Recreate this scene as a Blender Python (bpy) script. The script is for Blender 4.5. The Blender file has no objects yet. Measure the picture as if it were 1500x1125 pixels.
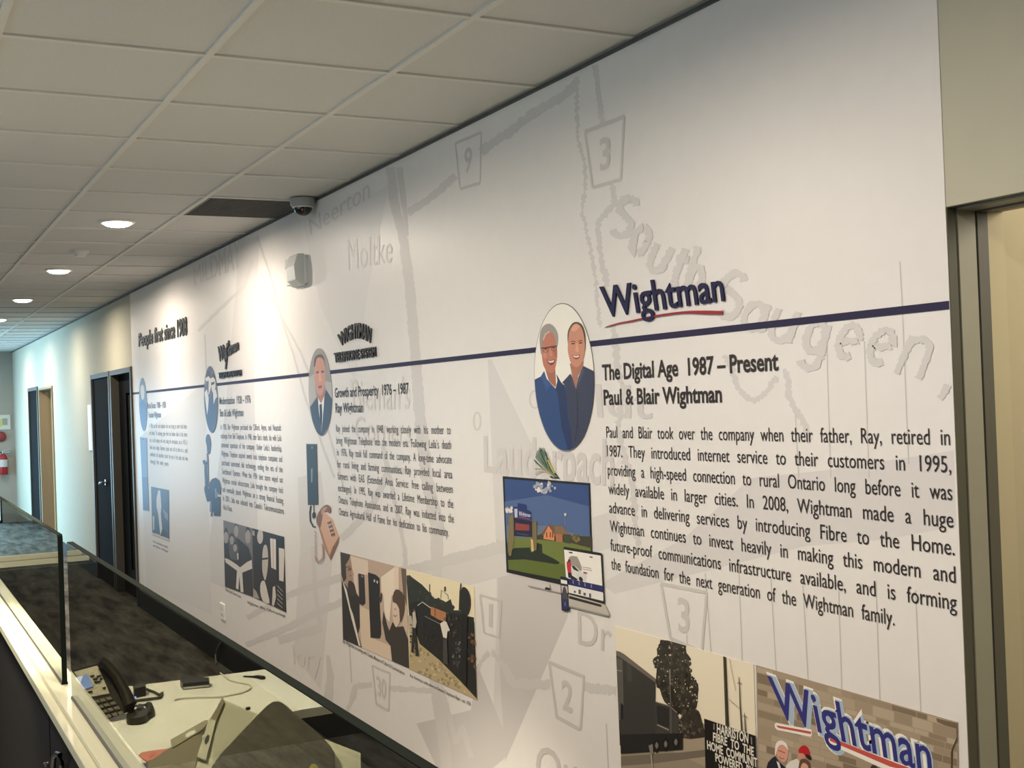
import bpy, bmesh, math, random
from mathutils import Vector, Matrix
random.seed(7)
sc = bpy.context.scene
COL = sc.collection

# ------------------------------------------------------------------ camera
F = 1786.87                       # focal length in pixels of the 1500x1125 frame
CAMZ = 1.754
YAW, PITCH, ROLL = 1.0875, 0.0117, -0.0368
fw = Vector((-math.sin(YAW)*math.cos(PITCH), math.cos(YAW)*math.cos(PITCH), math.sin(PITCH)))
_r = Vector((math.cos(YAW), math.sin(YAW), 0)); _u = _r.cross(fw)
rt = _r*math.cos(ROLL) + _u*math.sin(ROLL)
up = -_r*math.sin(ROLL) + _u*math.cos(ROLL)
CAM = Vector((0, 0, CAMZ))
cd = bpy.data.cameras.new('camera'); cam = bpy.data.objects.new('camera', cd); COL.objects.link(cam)
cd.sensor_width = 36; cd.lens = F/1500*36; cd.clip_start = 0.05; cd.clip_end = 200
cam.matrix_world = Matrix(((rt.x, up.x, -fw.x, 0), (rt.y, up.y, -fw.y, 0), (rt.z, up.z, -fw.z, CAMZ), (0, 0, 0, 1)))
sc.camera = cam

# ------------------------------------------------------------------ view, world, large lights
sc.view_settings.view_transform = 'Standard'; sc.view_settings.look = 'None'
sc.view_settings.exposure = 0.0; sc.view_settings.gamma = 1.0; sc.view_settings.use_curve_mapping = False
w = bpy.data.worlds.new('world'); sc.world = w; w.use_nodes = True
bg = w.node_tree.nodes['Background']; bg.inputs[0].default_value = (0.55, 0.78, 1.0, 1); bg.inputs[1].default_value = 1.2

def light(name, kind, loc, power, color, target=None, **kw):
    d = bpy.data.lights.new(name, kind); d.energy = power; d.color = color
    for k, v in kw.items(): setattr(d, k, v)
    o = bpy.data.objects.new(name, d); COL.objects.link(o); o.location = loc
    if target is not None:
        o.rotation_euler = (Vector(target)-Vector(loc)).to_track_quat('-Z', 'Y').to_euler()
    return o

WARM = (1.0, 0.87, 0.72)
DAY = (0.40, 0.74, 1.0)
# daylight coming in through the glazed entrance in the far wall and the side window, then an added office fill
light('daylight_entrance', 'AREA', (-21.8, 0.1, 1.1), 95, DAY, (-10, 1.0, 1.0), shape='RECTANGLE', size=1.9, size_y=2.1)
light('daylight_window', 'AREA', (-18.2, -2.9, 1.05), 150, DAY, (-18.0, 2.1, 1.0), shape='RECTANGLE', size=3.6, size_y=1.7, spread=math.radians(84))
light('office_fill', 'AREA', (-3.5, -3.05, 1.6), 18, (0.50, 0.72, 1.0), (-3.5, 2.0, 1.7), shape='RECTANGLE', size=5.6, size_y=1.7)  # added bluish fill lamp for the upper wall, no source known there
# light of the room seen through the near opening
light('back_room_light', 'POINT', (-0.9, 2.75, 2.3), 42, (1.0, 0.92, 0.80), shadow_soft_size=0.15)

# ------------------------------------------------------------------ pixel geometry helpers
def ray(px, py): return fw + rt*((px-750)/F) - up*((py-562.5)/F)
def on_y(px, py, y): d = ray(px, py); return CAM + d*(y/d.y)
def on_z(px, py, z): d = ray(px, py); return CAM + d*((z-CAMZ)/d.z)
def on_x(px, py, x): d = ray(px, py); return CAM + d*(x/d.x)
YW = 2.089                        # plane of the mural wall
ZC = 2.834                        # ceiling height
def W(p): q = on_y(p[0], p[1], YW); return q.x, q.z
def K(ox, oy, s): return lambda pts: [(ox+x/s, oy+y/s) for x, y in pts]

# ------------------------------------------------------------------ materials
def lin(c): return tuple(((v/255)/12.92 if v/255 <= 0.04045 else ((v/255+0.055)/1.055)**2.4) for v in c)
MC = {}
def mat(name, rgb, rough=0.5, spec=0.5, metal=0.0, noise=0.0, scale=40.0, bump=0.0, stretch=(1, 1, 1), emit=None):
    if name in MC: return MC[name]
    m = bpy.data.materials.new(name); m.use_nodes = True; nt = m.node_tree; b = nt.nodes['Principled BSDF']
    c = lin(rgb); b.inputs['Base Color'].default_value = (*c, 1)
    b.inputs['Roughness'].default_value = rough; b.inputs['Metallic'].default_value = metal
    b.inputs['Specular IOR Level'].default_value = spec
    if noise or bump:
        tc = nt.nodes.new('ShaderNodeTexCoord'); mp = nt.nodes.new('ShaderNodeMapping'); mp.inputs['Scale'].default_value = stretch
        n = nt.nodes.new('ShaderNodeTexNoise'); n.inputs['Scale'].default_value = scale; n.inputs['Detail'].default_value = 5
        nt.links.new(tc.outputs['Object'], mp.inputs[0]); nt.links.new(mp.outputs[0], n.inputs['Vector'])
        if noise:
            mr = nt.nodes.new('ShaderNodeMapRange'); mr.inputs[1].default_value = 0.3; mr.inputs[2].default_value = 0.7
            mr.inputs[3].default_value = 1-noise; mr.inputs[4].default_value = 1+noise
            mx = nt.nodes.new('ShaderNodeVectorMath'); mx.operation = 'SCALE'; mx.inputs[0].default_value = c
            nt.links.new(n.outputs[0], mr.inputs[0]); nt.links.new(mr.outputs[0], mx.inputs['Scale']); nt.links.new(mx.outputs[0], b.inputs['Base Color'])
        if bump:
            bp = nt.nodes.new('ShaderNodeBump'); bp.inputs['Strength'].default_value = bump; bp.inputs['Distance'].default_value = 0.004
            nt.links.new(n.outputs[0], bp.inputs['Height']); nt.links.new(bp.outputs[0], b.inputs['Normal'])
    if emit:
        b.inputs['Emission Color'].default_value = (*emit[0], 1); b.inputs['Emission Strength'].default_value = emit[1]
    MC[name] = m; return m
def ink(rgb):                     # printed colour on satin vinyl
    return mat('ink_%d_%d_%d' % tuple(int(v) for v in rgb), rgb, 0.42, 0.45)

M_wall = mat('beige_wall_paint', (190, 186, 166), 0.7, 0.25, noise=0.02, scale=8)
M_greywall = mat('grey_wall_paint', (182, 176, 166), 0.7, 0.25, noise=0.02, scale=6)
M_mural = mat('mural_vinyl', (229, 225, 221), 0.38, 0.45, noise=0.012, scale=14)
M_tile = mat('ceiling_tile', (206, 206, 202), 0.9, 0.1, noise=0.03, scale=120, bump=0.15)
M_grid = mat('ceiling_grid_paint', (214, 213, 206), 0.6, 0.3)
M_black = mat('black_plastic', (22, 22, 24), 0.4, 0.5)
M_frame = mat('dark_door_frame', (74, 72, 64), 0.42, 0.5, noise=0.02, scale=20)
M_door = mat('dark_door_leaf', (15, 15, 15), 0.8, 0.05, noise=0.08, scale=5, stretch=(8, 8, 1))
M_base = mat('black_rubber_base', (38, 38, 38), 0.55, 0.4)
M_white = mat('white_plastic', (226, 226, 220), 0.4, 0.5)
M_lam = mat('white_laminate', (208, 202, 170), 0.35, 0.5, noise=0.01, scale=20)
M_panel = mat('dark_brown_panel', (19, 13, 11), 0.7, 0.2, noise=0.15, scale=60)
M_chrome = mat('brushed_chrome', (200, 200, 200), 0.25, 0.5, 1.0)
M_grey = mat('grey_plastic', (140, 140, 136), 0.45, 0.5)

def carpet_material():
    m = bpy.data.materials.new('streaked_carpet'); m.use_nodes = True; nt = m.node_tree; b = nt.nodes['Principled BSDF']
    tc = nt.nodes.new('ShaderNodeTexCoord'); mp = nt.nodes.new('ShaderNodeMapping'); mp.inputs['Scale'].default_value = (0.55, 2.6, 1)
    n = nt.nodes.new('ShaderNodeTexNoise'); n.inputs['Scale'].default_value = 3.0; n.inputs['Detail'].default_value = 9; n.inputs['Roughness'].default_value = 0.68
    cr = nt.nodes.new('ShaderNodeValToRGB'); e = cr.color_ramp.elements
    e[0].position = 0.36; e[0].color = (*lin((52, 49, 44)), 1); e[1].position = 0.62; e[1].color = (*lin((142, 136, 124)), 1)
    nt.links.new(tc.outputs['Object'], mp.inputs[0]); nt.links.new(mp.outputs[0], n.inputs['Vector'])
    nt.links.new(n.outputs[0], cr.inputs[0]); nt.links.new(cr.outputs[0], b.inputs['Base Color'])
    b.inputs['Roughness'].default_value = 0.85; b.inputs['Specular IOR Level'].default_value = 0.25
    return m
M_carpet = carpet_material()

def glass_material():
    m = bpy.data.materials.new('smoked_glass'); m.use_nodes = True; nt = m.node_tree; nt.nodes.clear()
    out = nt.nodes.new('ShaderNodeOutputMaterial'); mix = nt.nodes.new('ShaderNodeMixShader')
    tr = nt.nodes.new('ShaderNodeBsdfTransparent'); tr.inputs[0].default_value = (0.53, 0.54, 0.505, 1)
    gl = nt.nodes.new('ShaderNodeBsdfGlossy'); gl.inputs['Roughness'].default_value = 0.0; gl.inputs[0].default_value = (0.9, 0.95, 0.92, 1)
    fr = nt.nodes.new('ShaderNodeFresnel'); fr.inputs['IOR'].default_value = 1.40
    geo = nt.nodes.new('ShaderNodeNewGeometry'); mul = nt.nodes.new('ShaderNodeMath'); mul.operation = 'SUBTRACT'; mul.inputs[0].default_value = 1.0
    ml2 = nt.nodes.new('ShaderNodeMath'); ml2.operation = 'MULTIPLY'
    nt.links.new(geo.outputs['Backfacing'], mul.inputs[1]); nt.links.new(fr.outputs[0], ml2.inputs[0]); nt.links.new(mul.outputs[0], ml2.inputs[1])
    nt.links.new(ml2.outputs[0], mix.inputs[0]); nt.links.new(tr.outputs[0], mix.inputs[1]); nt.links.new(gl.outputs[0], mix.inputs[2])
    nt.links.new(mix.outputs[0], out.inputs[0]); return m
M_glass = glass_material()
M_glassedge = mat('dark_green_glass_edge', (20, 27, 21), 0.85, 0.05)

# ------------------------------------------------------------------ mesh helpers
class MB:
    """collects shapes and links them as one mesh object"""
    def __init__(s): s.v = []; s.f = []; s.m = []; s.mats = []
    def mi(s, m):
        if m not in s.mats: s.mats.append(m)
        return s.mats.index(m)
    def add(s, vs, fs, m):
        o = len(s.v); s.v += [tuple(x) for x in vs]; k = s.mi(m)
        for f in fs: s.f.append([i+o for i in f]); s.m.append(k)
        return s
    def box(s, x0, x1, y0, y1, z0, z1, m):
        vs = [(x, y, z) for x in (x0, x1) for y in (y0, y1) for z in (z0, z1)]
        return s.add(vs, [(0, 1, 3, 2), (4, 6, 7, 5), (0, 4, 5, 1), (2, 3, 7, 6), (0, 2, 6, 4), (1, 5, 7, 3)], m)
    def prism(s, pts, off, m, m2=None):          # polygon extruded by a vector; m2 for the rim
        n = len(pts); off = Vector(off); a = [Vector(p) for p in pts]; b = [p+off for p in a]
        s.add(a+b, [list(range(n))[::-1], [n+i for i in range(n)]], m)
        s.add(a+b, [(i, (i+1) % n, n+(i+1) % n, n+i) for i in range(n)], m2 or m)
        return s
    def face(s, pts, m): return s.add(pts, [list(range(len(pts)))], m)
    def tube(s, pts, r, m, n=8, closed=False):
        pts = [Vector(p) for p in pts]; rings = []
        for i, p in enumerate(pts):
            a = pts[max(0, i-1)]; b = pts[min(len(pts)-1, i+1)]
            d = (b-a).normalized() if (b-a).length > 1e-9 else Vector((1, 0, 0))
            h = Vector((0, 0, 1)) if abs(d.z) < 0.9 else Vector((1, 0, 0))
            u = d.cross(h).normalized(); v = d.cross(u)
            rr = r[i] if isinstance(r, (list, tuple)) else r
            rings.append([p+u*(rr*math.cos(2*math.pi*k/n))+v*(rr*math.sin(2*math.pi*k/n)) for k in range(n)])
        vs = [q for R in rings for q in R]; fs = []
        for i in range(len(rings)-1):
            for k in range(n): fs.append((i*n+k, i*n+(k+1) % n, (i+1)*n+(k+1) % n, (i+1)*n+k))
        fs.append(list(range(n))[::-1]); fs.append([(len(rings)-1)*n+k for k in range(n)])
        return s.add(vs, fs, m)
    def lathe(s, c, prof, m, n=28, axis=(0, 0, 1)):      # prof: (radius, height) pairs along axis
        ax = Vector(axis).normalized(); h = Vector((1, 0, 0)) if abs(ax.x) < 0.9 else Vector((0, 1, 0))
        u = ax.cross(h).normalized(); v = ax.cross(u); c = Vector(c)
        vs = [c+ax*z+u*(r*math.cos(2*math.pi*k/n))+v*(r*math.sin(2*math.pi*k/n)) for r, z in prof for k in range(n)]
        fs = [(i*n+k, i*n+(k+1) % n, (i+1)*n+(k+1) % n, (i+1)*n+k) for i in range(len(prof)-1) for k in range(n)]
        fs.append(list(range(n))); fs.append([(len(prof)-1)*n+k for k in range(n)][::-1])
        return s.add(vs, fs, m)
    def build(s, name, parent=None, smooth=False, bevel=0.0, **tags):
        me = bpy.data.meshes.new(name); me.from_pydata(s.v, [], s.f)
        for m in s.mats: me.materials.append(m)
        me.polygons.foreach_set('material_index', s.m)
        bm = bmesh.new(); bm.from_mesh(me); bmesh.ops.recalc_face_normals(bm, faces=bm.faces)
        bm.to_mesh(me); bm.free()
        if smooth: me.polygons.foreach_set('use_smooth', [True]*len(me.polygons))
        me.update()
        o = bpy.data.objects.new(name, me); COL.objects.link(o)
        if bevel:
            b = o.modifiers.new('bevel', 'BEVEL'); b.width = bevel; b.segments = 2; b.limit_method = 'ANGLE'
        if smooth:
            try: me.set_sharp_from_angle(angle=math.radians(40))
            except Exception: pass
        if parent is not None: o.parent = parent; o.matrix_parent_inverse = parent.matrix_basis.inverted()
        for k, val in tags.items(): o[k] = val
        return o
def thing(name, loc, label, cat, group=None):
    o = bpy.data.objects.new(name, None); o.empty_display_size = 0.1; COL.objects.link(o); o.location = loc
    o['label'] = label; o['category'] = cat
    if group: o['group'] = group
    return o
def smooth_pts(p, k=3, closed=True):              # Catmull-Rom rounding of a traced outline
    n = len(p); out = []
    rng = range(n) if closed else range(n-1)
    for i in rng:
        g = (lambda j: p[j % n]) if closed else (lambda j: p[min(max(j, 0), n-1)])
        a, b, c, d = g(i-1), g(i), g(i+1), g(i+2)
        for t in [j/k for j in range(k)]:
            out.append(tuple(0.5*(2*b[q]+(c[q]-a[q])*t+(2*a[q]-5*b[q]+4*c[q]-d[q])*t*t+(3*b[q]-a[q]-3*c[q]+d[q])*t**3) for q in range(len(b))))
    if not closed: out.append(p[-1])
    return out

# ------------------------------------------------------------------ lettering
_fc = {}
def glyphs(s, bold=0.0, shear=0.0, word=1.0, res=3):
    """flat outline mesh of a text line: verts (x, y) in em units, faces"""
    key = (s, bold, shear, round(word, 3), res)
    if key in _fc: return _fc[key]
    c = bpy.data.curves.new('t', 'FONT'); c.body = s; c.offset = bold; c.shear = shear; c.space_word = word; c.resolution_u = res
    o = bpy.data.objects.new('t', c)
    me = bpy.data.meshes.new_from_object(o)
    vs = [(v.co.x, v.co.y) for v in me.vertices]; fs = [list(p.vertices) for p in me.polygons]
    bpy.data.objects.remove(o); bpy.data.curves.remove(c); bpy.data.meshes.remove(me)
    _fc[key] = (vs, fs); return _fc[key]
CAPH = max(v[1] for v in glyphs('H')[0])
def extent(vs): xs = [v[0] for v in vs]; return min(xs), max(xs)
def text_line(mb, s, x0, x1, z, cap, m, y, bold=0.0, justify=True, shear=0.0):
    """a line set on the wall between x0 and x1 with its baseline at z"""
    if justify and ' ' in s:
        a = extent(glyphs(s, bold, shear, 1.0)[0]); b = extent(glyphs(s, bold, shear, 2.0)[0])
        wa, wb = a[1]-a[0], b[1]-b[0]
        nat = cap/CAPH*0.80
        need = (x1-x0)/nat
        word = 1+(need-wa)/(wb-wa)
        word = min(max(word, 0.55), 2.6)
        vs, fs = glyphs(s, bold, shear, word)
    else:
        vs, fs = glyphs(s, bold, shear)
    e0, e1 = extent(vs); k = (x1-x0)/(e1-e0); kz = cap/CAPH
    q = y/YW
    mb.add([((x0+(v[0]-e0)*k)*q, y, CAMZ+(z+v[1]*kz-CAMZ)*q) for v in vs], fs, m)
def text_quad(s, tl, tr, br, bl, bold=0.0, shear=0.0, capref=True, jit=0.0, res=3):
    """text warped into a pixel quad on the wall (top edge = cap height, bottom edge = baseline)"""
    vs, fs = glyphs(s, bold, shear, 1.0, res); e0, e1 = extent(vs)
    top = CAPH if capref else max(v[1] for v in vs); bot = 0 if capref else min(v[1] for v in vs)
    out = []
    for x, yv in vs:
        a = (x-e0)/(e1-e0); b = (yv-bot)/(top-bot)
        px = (bl[0]*(1-a)+br[0]*a)*(1-b)+(tl[0]*(1-a)+tr[0]*a)*b
        py = (bl[1]*(1-a)+br[1]*a)*(1-b)+(tl[1]*(1-a)+tr[1]*a)*b
        out.append((px+random.uniform(-jit, jit), py+random.uniform(-jit, jit)))
    return out, fs
def wall_pts(pts, y): return [tuple(on_y(p[0], p[1], y)) for p in pts]
def ribbon(pts, width, jit=0.0, step=None):
    """pixel polyline -> list of quads; width in pixels (number or per point)"""
    P = [Vector(p) for p in pts]; ws = width if isinstance(width, (list, tuple)) else [width]*len(P)
    if step:
        Q = []; V = []
        for i in range(len(P)-1):
            n = max(1, int((P[i+1]-P[i]).length/step))
            for k in range(n): Q.append(P[i].lerp(P[i+1], k/n)); V.append(ws[i]+(ws[i+1]-ws[i])*k/n)
        Q.append(P[-1]); V.append(ws[-1]); P, ws = Q, V
    L = []; R = []
    for i, p in enumerate(P):
        d = P[min(i+1, len(P)-1)]-P[max(i-1, 0)]
        d = d.normalized() if d.length > 0 else Vector((1, 0)); n = Vector((-d.y, d.x))
        L.append(tuple(p+n*(ws[i]/2+random.uniform(-jit, jit)))); R.append(tuple(p-n*(ws[i]/2+random.uniform(-jit, jit))))
    out = []
    for i in range(len(P)-1):
        d = P[i+1]-P[i]
        if (Vector(L[i+1])-Vector(L[i])).dot(d) > 0 and (Vector(R[i+1])-Vector(R[i])).dot(d) > 0: out.append((L[i], L[i+1], R[i+1], R[i]))
    return out

class Print(MB):
    """a flat print on the wall: a thin panel, then inks laid one over the other"""
    step = 0.00006
    def __init__(s, y0, name=None, label=None, cat=None, group=None):
        super().__init__(); s.y = y0; s.root = None; s.hull = None; s.name = name; s.tags = dict(label=label, category=cat)
        if group: s.tags['group'] = group
    def part(s, nxt=None):
        """close the shapes collected so far (the panel first, then each printed figure) and start the next one"""
        if s.v:
            if s.root is None: s.root = s.build(s.name, None, **s.tags)
            else: s.build(s.pname, s.root)
        s.v, s.f, s.m, s.mats = [], [], [], []; s.pname = nxt; return s
    def panel(s, pts, rgb, thick=0.0012):
        a = wall_pts(pts, s.y); s.prism(a, (0, thick, 0), ink(rgb)); s.hull = list(pts) if s.name == 'printed_photo' else None; return s
    def poly(s, pts, rgb, sm=0):
        s.y -= s.step
        if sm: pts = smooth_pts(pts, sm)
        if s.hull: pts = clip(pts, s.hull)
        if len(pts) < 3: return s
        s.face(wall_pts(pts, s.y), ink(rgb)); return s
    def line(s, pts, width, rgb, jit=0.0, step=None):
        s.y -= s.step
        for i, q in enumerate(ribbon(pts, width, jit, step)): s.face(wall_pts(q, s.y-(i % 7)*0.00003), ink(rgb))
        return s
    def text(s, t, tl, tr, br, bl, rgb, **k):
        s.y -= s.step
        o, f = text_quad(t, tl, tr, br, bl, **k); s.add(wall_pts(o, s.y), f, ink(rgb)); return s
    def blobs(s, area, n, r, cols, seed=1):
        rnd = random.Random(seed); xs = [p[0] for p in area]; ys = [p[1] for p in area]; s.y -= s.step; k = 0
        while k < n:
            x, y = rnd.uniform(min(xs), max(xs)), rnd.uniform(min(ys), max(ys))
            if not inside(x, y, area): continue
            k += 1; rr = rnd.uniform(0.4, 1)*r; a0 = rnd.uniform(0, 6.28)
            pl = [(x+rr*rnd.uniform(.5, 1.1)*math.cos(a0+j*6.28/7), y+rr*1.25*rnd.uniform(.5, 1.1)*math.sin(a0+j*6.28/7)) for j in range(7)]
            if s.hull: pl = clip(pl, s.hull)
            if len(pl) > 2: s.face(wall_pts(pl, s.y-rnd.uniform(0, 0.0002)), ink(rnd.choice(cols)))
        s.y -= 0.0002; return s
def inside(x, y, poly):
    c = False; n = len(poly)
    for i in range(n):
        (x1, y1), (x2, y2) = poly[i], poly[(i+1) % n]
        if (y1 > y) != (y2 > y) and x < (x2-x1)*(y-y1)/(y2-y1)+x1: c = not c
    return c
def oval(l, r, cy, t, b, cx, n=48):
    """pixel points of an upright ellipse on the wall from its pixel extremes"""
    x0, x1 = W((l, cy))[0], W((r, cy))[0]; z1, z0 = W((cx, t))[1], W((cx, b))[1]
    return x0, x1, z0, z1
def px_of(x, z):
    q = Vector((x, YW, z))-CAM; d = q.dot(fw); return 750+F*q.dot(rt)/d, 562.5-F*q.dot(up)/d
def oval_px(x0, x1, z0, z1, n=48, k=1.0):
    cx, cz, a, b = (x0+x1)/2, (z0+z1)/2, (x1-x0)/2*k, (z1-z0)/2*k
    return [px_of(cx+a*math.cos(2*math.pi*i/n), cz+b*math.sin(2*math.pi*i/n)) for i in range(n)]
def clip(pts, hull):
    """cut a traced outline to a convex hull"""
    A = sum(hull[i][0]*hull[(i+1) % len(hull)][1]-hull[(i+1) % len(hull)][0]*hull[i][1] for i in range(len(hull)))
    h = hull if A > 0 else hull[::-1]; out = list(pts)
    for i in range(len(h)):
        a, b = h[i], h[(i+1) % len(h)]; src, out = out, []
        side = lambda p: (b[0]-a[0])*(p[1]-a[1])-(b[1]-a[1])*(p[0]-a[0])
        for j in range(len(src)):
            p, q = src[j], src[(j+1) % len(src)]; sp, sq = side(p), side(q)
            if sp >= 0: out.append(p)
            if sp*sq < 0: t = sp/(sp-sq); out.append((p[0]+(q[0]-p[0])*t, p[1]+(q[1]-p[1])*t))
        if not out: return []
    return out

# ------------------------------------------------------------------ the setting
XF = -21.9                        # far wall
XL = -1.91                        # right-hand end of the mural
YL = -3.2                         # wall on the photographer's side
ST = dict(kind='structure')
MB().box(XF-0.2, 4.2, YL-0.2, 5.2, -0.12, 0, M_carpet).build('floor', **ST)
# ceiling: tiles above an exposed T-bar grid
YLINES = [YL+0.08] + [0.940-0.598*i for i in range(6, 0, -1)] + [0.940, 1.539]
X0, SX = -3.0877, 0.6225
XLINES = [X0-SX*i for i in range(-11, 31) if XF < X0-SX*i < 4.0]
GX0, GX1 = X0-SX*5, X0-SX*6       # the bay with the air grille
cb = MB()
cb.box(XF-0.2, GX1, YL-0.2, YW+0.16, ZC+0.008, ZC+0.1, M_tile)
cb.box(GX0, 4.2, YL-0.2, YW+0.16, ZC+0.008, ZC+0.1, M_tile)
cb.box(GX1, GX0, YL-0.2, 1.539, ZC+0.008, ZC+0.1, M_tile)
cb.box(GX1, GX0, 1.539, YW+0.16, ZC+0.16, ZC+0.2, M_tile)
cb.box(-22, 4.2, YW+0.16, 5.2, ZC-0.05, ZC+0.1, M_tile)
ceil = cb.build('ceiling', **ST)
gb = MB()
for y in YLINES: gb.box(XF, 4.0, y-0.012, y+0.012, ZC, ZC+0.03, M_grid)
for x in XLINES: gb.box(x-0.012, x+0.012, YL, YW, ZC+0.001, ZC+0.03, M_grid)
gb.build('ceiling_grid', ceil)
MB().box(XF, XL, YW-0.012, YW, ZC-0.011, ZC, mat('dark_wall_angle', (70, 70, 64), 0.6)).build('trim_1', label='dark wall angle', **ST)
# mural wall with its door openings
OPEN = [(-19.6, -18.47, 2.14), (-18.27, -16.86, 2.12), (-13.64, -12.53, 2.14), (-12.44, -11.37, 2.14), (XL, -0.72, 2.137)]
wb = MB(); x = XF
for a, b, h in OPEN:
    wb.box(x, a, YW, YW+0.16, 0, ZC+0.05, M_wall); wb.box(a, b, YW, YW+0.16, h, ZC+0.05, M_wall); x = b
wb.box(x, 4.0, YW, YW+0.16, 0, ZC+0.05, M_wall)
wb.build('wall_right', **ST)
# far wall with a glazed entrance, photographer's-side wall with windows, near wall
fb = MB()
fb.box(XF-0.15, XF, YL, -0.9, 0, ZC+0.05, M_greywall); fb.box(XF-0.15, XF, -0.9, 1.15, 2.2, ZC+0.05, M_greywall); fb.box(XF-0.15, XF, 1.15, YW+0.16, 0, ZC+0.05, M_greywall)
fb.build('wall_far', **ST)
lb = MB()
lb.box(XF, -20.3, YL-0.15, YL, 0, ZC+0.05, M_wall); lb.box(-20.3, -16.3, YL-0.15, YL, 2.5, ZC+0.05, M_wall); lb.box(-20.3, -16.3, YL-0.15, YL, 0, 0.15, M_wall)
lb.box(-16.3, -6.4, YL-0.15, YL, 0, ZC+0.05, M_wall); lb.box(-6.4, -0.6, YL-0.15, YL, 2.5, ZC+0.05, M_wall); lb.box(-6.4, -0.6, YL-0.15, YL, 0, 0.7, M_wall); lb.box(-0.6, 4.2, YL-0.15, YL, 0, ZC+0.05, M_wall)
lb.build('wall_left', **ST)
MB().box(4.0, 4.15, YL, 5.2, 0, ZC+0.05, M_wall).build('wall_near', **ST)
def window(name, x0, x1, y0, y1, z0, z1, along, n):
    fr = MB(); gl = MB(); t = 0.05
    L0, L1 = (x0, x1) if along == 'x' else (y0, y1)
    def bx(a, b, c, d, m, mb, th=0.04):
        if along == 'x': mb.box(a, b, y0-th, y0+th, c, d, m)
        else: mb.box(x0-th, x0+th, a, b, c, d, m)
    for i in range(n+1):
        p = L0+(L1-L0)*i/n; bx(p-t/2, p+t/2, z0, z1, M_black, fr)
    bx(L0, L1, z0, z0+t, M_black, fr); bx(L0, L1, z1-t, z1, M_black, fr)
    o = fr.build(name, **ST)
    bx(L0, L1, z0, z1, M_clear, gl, 0.004); gl.build('pane', o)
M_clear = bpy.data.materials.new('clear_glass'); M_clear.use_nodes = True
_nt = M_clear.node_tree; _nt.nodes.clear(); _o = _nt.nodes.new('ShaderNodeOutputMaterial'); _t = _nt.nodes.new('ShaderNodeBsdfTransparent'); _nt.links.new(_t.outputs[0], _o.inputs[0])
window('window_1', XF-0.06, 0, -0.9, 1.15, 0.0, 2.2, 'y', 2)
window('fill_window', -6.4, -0.6, YL-0.07, 0, 0.7, 2.5, 'x', 4)  # added unseen window, framing the office fill lamp
window('window_2', -20.3, -16.3, YL-0.07, 0, 0.15, 2.5, 'x', 3)
# rooms behind the doors
rb = MB()
rb.box(-22.0, 4.2, 5.0, 5.2, 0, ZC, M_wall); rb.box(-11.0, -10.9, YW+0.16, 5.0, 0, ZC, M_wall)
rb.box(-3.1, -3.0, YW+0.16, 5.0, 0, ZC, M_wall)
rb.build('wall_back', **ST)
rv = MB()      # tan partition of the room seen through the near opening
rv.box(-2.10, -1.93, YW+0.16, 5.0, 0, ZC-0.05, mat('tan_room_wall', (178, 166, 134), 0.7, 0.25)); rv.build('wall_room', **ST)
# black rubber base along the mural wall
bb = MB(); x = XF
for a, b, h in OPEN:
    bb.box(x, a-0.05, YW-0.012, YW, 0, 0.152, M_base); x = b+0.05
bb.build('baseboard_right', **ST)
MB().box(XF, XF+0.012, 1.15, YW, 0, 0.152, M_base).build('baseboard_far', **ST)

# ------------------------------------------------------------------ doors and frames
def door(name, x0, x1, h, leaf, lite=False, handle=False, face=0.05, fm=None, rec=0.06):
    fm = fm or M_frame; f = MB(); p = 0.018
    for a, b in ((x0-face*0.3, x0+face*0.7), (x1-face*0.7, x1+face*0.3)):
        f.box(a, b, YW-p, YW+0.17, 0, h+face*0.6, fm)
    f.box(x0+face*0.7, x1-face*0.7, YW-p, YW+0.17, h-face*0.4, h+face*0.6, fm)
    o = f.build(name, bevel=0.004, **ST)
    if leaf is not None:
        l = MB(); a, b = x0+face*0.7, x1-face*0.7
        if lite:
            l.box(a, a+0.36, YW+rec, YW+rec+0.045, 0.01, h-face*0.4, leaf); l.box(b-0.16, b, YW+rec, YW+rec+0.045, 0.01, h-face*0.4, leaf)
            l.box(a+0.36, b-0.16, YW+rec, YW+rec+0.045, 0.01, 0.25, leaf); l.box(a+0.36, b-0.16, YW+rec, YW+rec+0.045, h-0.2, h-face*0.4, leaf)
        else: l.box(a, b, YW+rec, YW+rec+0.045, 0.01, h-face*0.4, leaf)
        lf = l.build('door_leaf', o)
        if lite:
            MB().box(a+0.36, b-0.16, YW+0.08, YW+0.085, 0.25, h-0.2, mat('dark_lite_glass', (58, 58, 48), 0.06, 0.6)).build('door_glass', lf)
        if handle:
            hm = MB(); hx, hz = x1-0.44, 1.05
            hm.lathe((hx, YW+rec, hz), [(0.001, 0), (0.03, 0), (0.03, 0.012), (0.012, 0.014), (0.012, 0.05), (0.001, 0.05)], M_chrome, 16, (0, -1, 0))
            hm.tube([(hx, YW+rec-0.045, hz), (hx-0.05, YW+rec-0.055, hz-0.005), (hx-0.13, YW+rec-0.052, hz-0.02)], [0.012, 0.011, 0.009], M_chrome)
            hm.build('door_handle', lf, smooth=True)
    return o
door('door_1', -19.6, -18.47, 2.14, M_door, rec=0.004)
d2 = door('door_2', -18.27, -16.86, 2.12, None, face=0.03, fm=mat('tan_opening_trim', (158, 138, 108), 0.7, 0.15))
MB().box(-18.24, -18.20, YW+0.14, YW+0.98, 0.01, 2.10, mat('tan_door_leaf', (196, 166, 122), 0.55, 0.4)).build('door_leaf', d2)
light('side_room_fill', 'POINT', (-17.2, 3.0, 2.4), 22, WARM, shadow_soft_size=0.12)  # added unseen lamp brightening the tan door leaf
door('door_3', -13.64, -12.53, 2.14, M_door, handle=True, rec=0.004)
door('door_4', -12.44, -11.37, 2.14, M_door, lite=True)
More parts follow.
